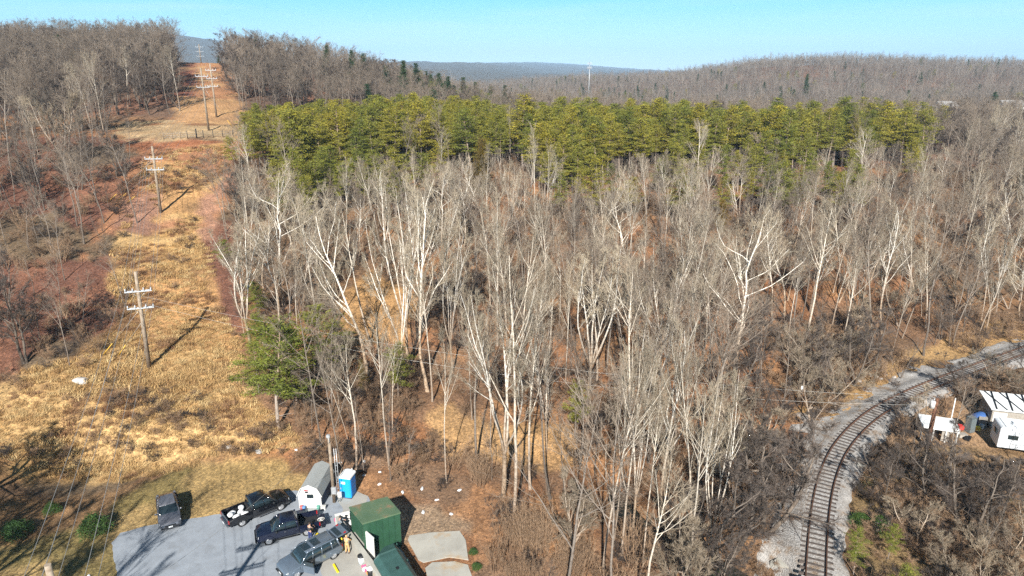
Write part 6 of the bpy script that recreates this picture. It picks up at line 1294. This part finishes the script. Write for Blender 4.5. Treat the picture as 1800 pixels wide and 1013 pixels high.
# ------------------------------------------------------------------ yard on the right
M_CAMP = mat('camper_skin', (.70, .74, .78), .35, .0, .06, 2.); M_OLDW = mat('weathered_board', (.36, .33, .29), .85, 0, .3, 5)
def gz(px, py): p = base_pt(px, py); return p
a = gz(1750, 795); b_ = gz(1800, 803); d = (b_ - a); rz = math.atan2(d.y, d.x); L = 7.6; W = 2.4
root = empty('camper', a + Vector((math.cos(rz) * L / 2, math.sin(rz) * L / 2, 0)) + Vector((-math.sin(rz), math.cos(rz), 0)) * W / 2, rz, 'long white camper trailer parked at the right edge, its end in shade', 'camper')
prof = [(-L / 2, .55), (L / 2 - .5, .55), (L / 2, 1.2), (L / 2 - .15, 2.3), (L / 2 - .7, 2.85), (-L / 2 + .15, 2.85), (-L / 2, 2.7)]
MB().prism(prof, -W / 2, W / 2).build('body', M_CAMP, root, .05)
MB().box((0, 0, 2.89), (L - .9, W - .1, .07)).build('roof', M_ROOFW, root, .03); MB().box((-2.2, 0, 2.98), (.6, .6, .14)).box((1.2, .3, 2.99), (.9, .7, .18)).build('roof_vent', M_CAMP, root, .02)
for x, w_ in ((-2.6, .9), (-.2, .5), (1.7, .9)): f = MB().box((x, -W / 2 - .015, 1.85), (w_, .04, .45)).build('window', M_GLASS, root); MB().box((x, -W / 2 - .02, 2.10), (w_ + .08, .05, .04)).box((x, -W / 2 - .02, 1.60), (w_ + .08, .05, .04)).build('frame', M_STEEL, f)
MB().box((-1.05, -W / 2 - .015, 1.5), (.62, .035, 1.7)).build('door', M_WHITE, root); MB().box((0, -W / 2 - .01, 1.1), (L - .8, .03, .05)).box((0, -W / 2 - .01, .62), (L - .8, .03, .06)).build('trim', M_STEEL, root); MB().box((-L / 2 - .015, 0, 1.9), (.04, 1.1, .5)).build('window', M_GLASS, root)
for x in (-.5, .4):
    for s in (-1, 1): MB().tube([(x, s * .9, .36), (x, s * 1.14, .36)], .36, 16).build('wheel', M_TYRE, root)
MB().box((0, 0, .48), (L * .94, W * .7, .14)).build('chassis', M_BLK, root)
# long old shed behind it
a = gz(1738, 752); rz2 = rz + .05; root = empty('storage_shed', a, rz2, 'long weathered storage shed with patched skeletal roof behind the camper', 'shed'); L = 9; W = 3.4
MB().box((L / 2, W / 2, 1.15), (L, W, 2.3)).build('wall', M_OLDW, root, .02); MB().box((.8, -.02, 1.0), (1.3, .05, 1.8)).build('door', M_WHITE, root); MB().box((3.9, -.02, 1.05), (.5, .06, 2.0)).build('door', M_BLK, root); MB().box((6.0, -.02, 1.2), (3.0, .05, 1.8)).build('side_panel', M_WHITE, root)
r = MB(); Mx = Matrix.Translation((L / 2, W / 2, 2.5)) @ Matrix.Rotation(R(6), 4, 'X'); r.box((0, 0, 0), (L + .5, W + .6, .08), M=Mx); r.build('roof', M_ROOFW, root)
r = MB()
for k in range(6): r.tube([Mx @ Vector((-L / 2 + .3 + k * 1.5, -1.9, .12)), Mx @ Vector((-L / 2 + .9 + k * 1.5, 1.9, .14))], .07, 4).tube([Mx @ Vector((-L / 2 + 1.3 + k * 1.5, -1.9, .12)), Mx @ Vector((-L / 2 + .2 + k * 1.5, 1.9, .14))], .05, 4)
r.build('rafter', M_BLK, root)
# open white trailer / lean-to
a = gz(1615, 772); b_ = gz(1680, 785); d = b_ - a; rz3 = math.atan2(d.y, d.x) - .05; root = empty('lean_to', a, rz3, 'low white-roofed lean-to cluttered with scrap, left of the camper', 'lean-to'); L = d.length; W = 2.6
MB().box((L / 2, W / 2, 1.72), (L, W, .09)).box((L / 2, -.02, 1.60), (L + .05, .06, .36)).build('roof', M_ROOFW, root); MB().box((L / 2, W - .1, .85), (L, .08, 1.65)).build('back_wall', M_OLDW, root)
for x in (.1, L * .35, L * .68, L - .1): MB().box((x, .1, .8), (.12, .12, 1.55)).build('post', M_WHITE, root)
MB().box((L * .68, .25, .75), (.7, .08, 1.3)).build('side_panel', M_OLDW, root)
rs = random.Random(12); junk = [(1640, 752, M_BLK, 'black tyre lying on the lean-to roof'), ]
def crate(px, py, dims, m, nm, lab, cat, rz=None, dz=0.):
    p = gz(px, py); x, y, z = dims; e = MB().box((0, 0, z / 2), dims).box((0, 0, z + .02), (x * 1.06, y * 1.06, .05)).box((0, 0, .04), (x * 1.04, y * 1.04, .06)).build(nm, m, None, min(dims) * .06); e.location = p + Vector((0, 0, dz)); e.rotation_euler = (0, 0, rs.random() * 2 if rz is None else rz); tag(e, lab, cat)
M_SLATE = mat('slate_paint', (.13, .16, .17), .6); M_REDP = mat('red_plastic', (.6, .05, .04), .5); M_TARP = mat('blue_tarp', (.05, .13, .36), .6)
crate(1703, 760, (.75, .7, 1.7), M_SLATE, 'cabinet', 'dark slate upright cabinet standing alone in the yard', 'cabinet', .3); crate(1726, 748, (1.4, .8, .9), M_OLDW, 'crate', 'weathered wooden crate by the storage shed', 'crate'); crate(1688, 756, (.6, .5, .4), M_REDP, 'fuel_can', 'red plastic can between lean-to and slate cabinet', 'can'); crate(1718, 757, (.5, .4, .4), M_YEL, 'tool_box', 'yellow box in the scrap heap by the storage shed', 'box')
crate(1724, 755, (.35, .35, .5), M_SHW, 'jug', 'pale jug beside the yellow box', 'jug'); crate(1690, 770, (.9, .6, .35), M_OLDW, 'pallet', 'low wooden pallet in front of the slate cabinet', 'pallet'); crate(1700, 775, (.8, .5, .3), M_BLK, 'storage_bin', 'black bin lying on bare soil by the pallet', 'bin')
p = gz(1722, 742); m = MB().loft([[(x, y * w_, z * hh) for y, z in ((-.9, 0), (-.75, .7), (-.2, 1), (.3, .9), (.8, .6), (.95, 0))] for x, w_, hh in ((-1.2, .5, .35), (-.6, 1, 1.0), (0, .9, 1.3), (.7, 1.05, .9), (1.3, .6, .3))]); o = m.build('tarpaulin', M_TARP); o.location = p; tag(o, 'crumpled blue tarpaulin over scrap beside the storage shed', 'tarpaulin')
p = gz(1520, 822); m = MB().box((0, 0, .12), (1.9, 1.1, .12)).box((0, .4, .2), (1.9, .1, .06)).box((0, -.4, .2), (1.9, .1, .06)); o = m.build('pallet', M_CONC, None, .02); o.location = p; o.rotation_euler = (0, .1, -.7); tag(o, 'pale flat slab lying on the ballast edge inside the bend', 'slab')
p = gz(1542, 935); m = MB().box((0, 0, .45), (.75, .06, .9)).box((0, .35, .45), (.7, .6, .05)).box((-.33, .3, .22), (.05, .5, .45)).box((.33, .3, .22), (.05, .5, .45)); o = m.build('garden_chair', M_WHITE); o.location = p; tag(o, 'white garden chair under the evergreens by the rails', 'chair')
# ------------------------------------------------------------------ stones, litter, bushes
def rock(px, py, s, lab, m=None, nm='boulder', cat='boulder', seed=0):
    p = base_pt(px, py); bm = bmesh.new(); bmesh.ops.create_icosphere(bm, subdivisions=3, radius=1)
    for v in bm.verts: n = mnoise.noise(v.co * 1.3 + Vector((seed * 3., 0, 0))); v.co *= 1 + n * .45; v.co.x *= s[0]; v.co.y *= s[1]; v.co.z *= s[2]
    me = bpy.data.meshes.new(nm); bm.to_mesh(me); bm.free(); me.materials.append(m or M_ROCK); o = bpy.data.objects.new(nm, me); COL.objects.link(o); o.location = p + Vector((0, 0, s[2] * .4)); o.rotation_euler = (0, 0, seed); tag(o, lab, cat)
M_ROCK = mat('pale_rock', (.50, .47, .44), .85, 0, .35, 3, bmp=.4)
rock(143, 674, (.8, .5, .4), 'pale boulder lying in the golden grass left of the nearest full pole'); rock(455, 796, (.5, .35, .2), 'pale stone at the upper edge of the lawn, left of its twin', seed=2); rock(400, 790, (.6, .4, .2), 'flat pale stone in the grass above the black pickup', seed=3)
for i, (px, py) in enumerate([(521, 793), (598, 815), (640, 812), (668, 832), (667, 854), (708, 868), (640, 838), (768, 880), (744, 903), (793, 905), (808, 864), (742, 860)]): rock(px, py, (.16 + .05 * (i % 3), .13, .09), 'scrap of white litter among the orange leaves behind the car park', M_SACK, 'paper_scrap', 'paper scrap', i)
bpy.context.view_layer.update()
for o in list(bpy.data.objects):
    if o.name.startswith('paper_scrap'): o['group'] = 'white litter in the leaves'
for i, (px, py, s) in enumerate([(1510, 672, .4), (1540, 664, .3), (1548, 668, .35), (1530, 662, .28), (1556, 660, .25), (1572, 665, .3)]): rock(px, py, (s, s * .7, s * .5), 'pale rubble stone at the wood edge above the railway bend', seed=i + 5); bpy.data.objects[-1]
for o in bpy.data.objects:
    if o.get('label', '').startswith('pale rubble'): o['group'] = 'rubble above the railway bend'
for (px, py, h, lab, sq) in [(30, 945, 1.3, 'dark glossy evergreen bush at the left edge of the lawn', 1.15), (168, 938, 1.6, 'round evergreen bush beside the corner of the asphalt', 1.0), (92, 902, .9, 'tiny evergreen bush above the two larger ones', 1.), (1545, 935, 1.3, 'glossy evergreen shrub under the trees by the rails', 1.1), (1512, 925, 1.1, 'lower evergreen shrub left of the glossy one by the rails', 1.), (832, 975, .4, 'bright green weed tuft right of the upper concrete pad', 1.2), (838, 1000, .4, 'bright green weed tuft right of the lower concrete pad', 1.3), (1270, 1075, 2.5, 'evergreen bush at the bottom edge near the creek', 1.)]:
    p = base_pt(px, py) if py < 1013 else F(px, py); put_tree('evergreen_bush', 'bush', int(px), p, h, lab, 'bush', None, rng=RW, squash=sq)
# winter trees standing outside the left of the frame: their shadows rake the lawn
for i, (x, y, h, k) in enumerate([(-40, 30, 21, 'forest'), (-44, 26, 21, 'poplar'), (-36, 23, 20, 'sycfork'), (-39, 19, 22, 'round'), (-34, 26.5, 19, 'forest'), (-48, 33, 18, 'sycfork'), (-43, 35, 16, 'round'), (-52, 38, 15, 'round'), (-47, 22, 21, 'forest')]):
    put_tree('bare_tree', k, i, G3(x, y), h, 'leafless tree outside the left of the frame, known by its shadow on the lawn', 'tree', 'trees beyond the left frame edge', rng=RW)
# fallen trunks in the wood
for i, (px, py, L, a) in enumerate([(1480, 716, 9, .2), (590, 850, 3, 1.1), (720, 640, 7, .4), (1290, 885, 7, 2.6), (1200, 760, 8, .1), (470, 672, 4, .3)]):
    p = base_pt(px, py); pts = [Vector((p.x + math.cos(a) * L * (k / 6 - .5), p.y + math.sin(a) * L * (k / 6 - .5), 0)) for k in range(7)]; pts = [Vector((q.x, q.y, H(q.x, q.y) + .16 + .1 * math.sin(k * 2.))) - p for k, q in enumerate(pts)]
    m = MB().tube(pts, [.2, .19, .17, .15, .12, .09, .05], 8).tube([pts[4], pts[4] + Vector((.3, .5, .9))], [.06, .02], 5).tube([pts[3], pts[3] + Vector((-.5, .3, .7))], [.06, .02], 5); o = m.build('fallen_trunk', B_POP); o.location = p; tag(o, 'pale fallen trunk lying on the brown leaves of the wood', 'log', 'fallen trunks in the wood')
# ------------------------------------------------------------------ haze
hm = bpy.data.materials.new('haze_air'); hm.use_nodes = True; nt = hm.node_tree; nt.nodes.clear(); ho = nt.nodes.new('ShaderNodeOutputMaterial'); pv = nt.nodes.new('ShaderNodeVolumePrincipled'); pv.inputs['Color'].default_value = (.46, .71, 1.0, 1); pv.inputs['Density'].default_value = 1.15e-4; pv.inputs['Anisotropy'].default_value = -0.15
nt.links.new(pv.outputs[0], ho.inputs['Volume']); hz = MB().box((0, 6400, 220), (39000, 13800, 500)).build('haze', hm); tag(hz, kind='stuff')
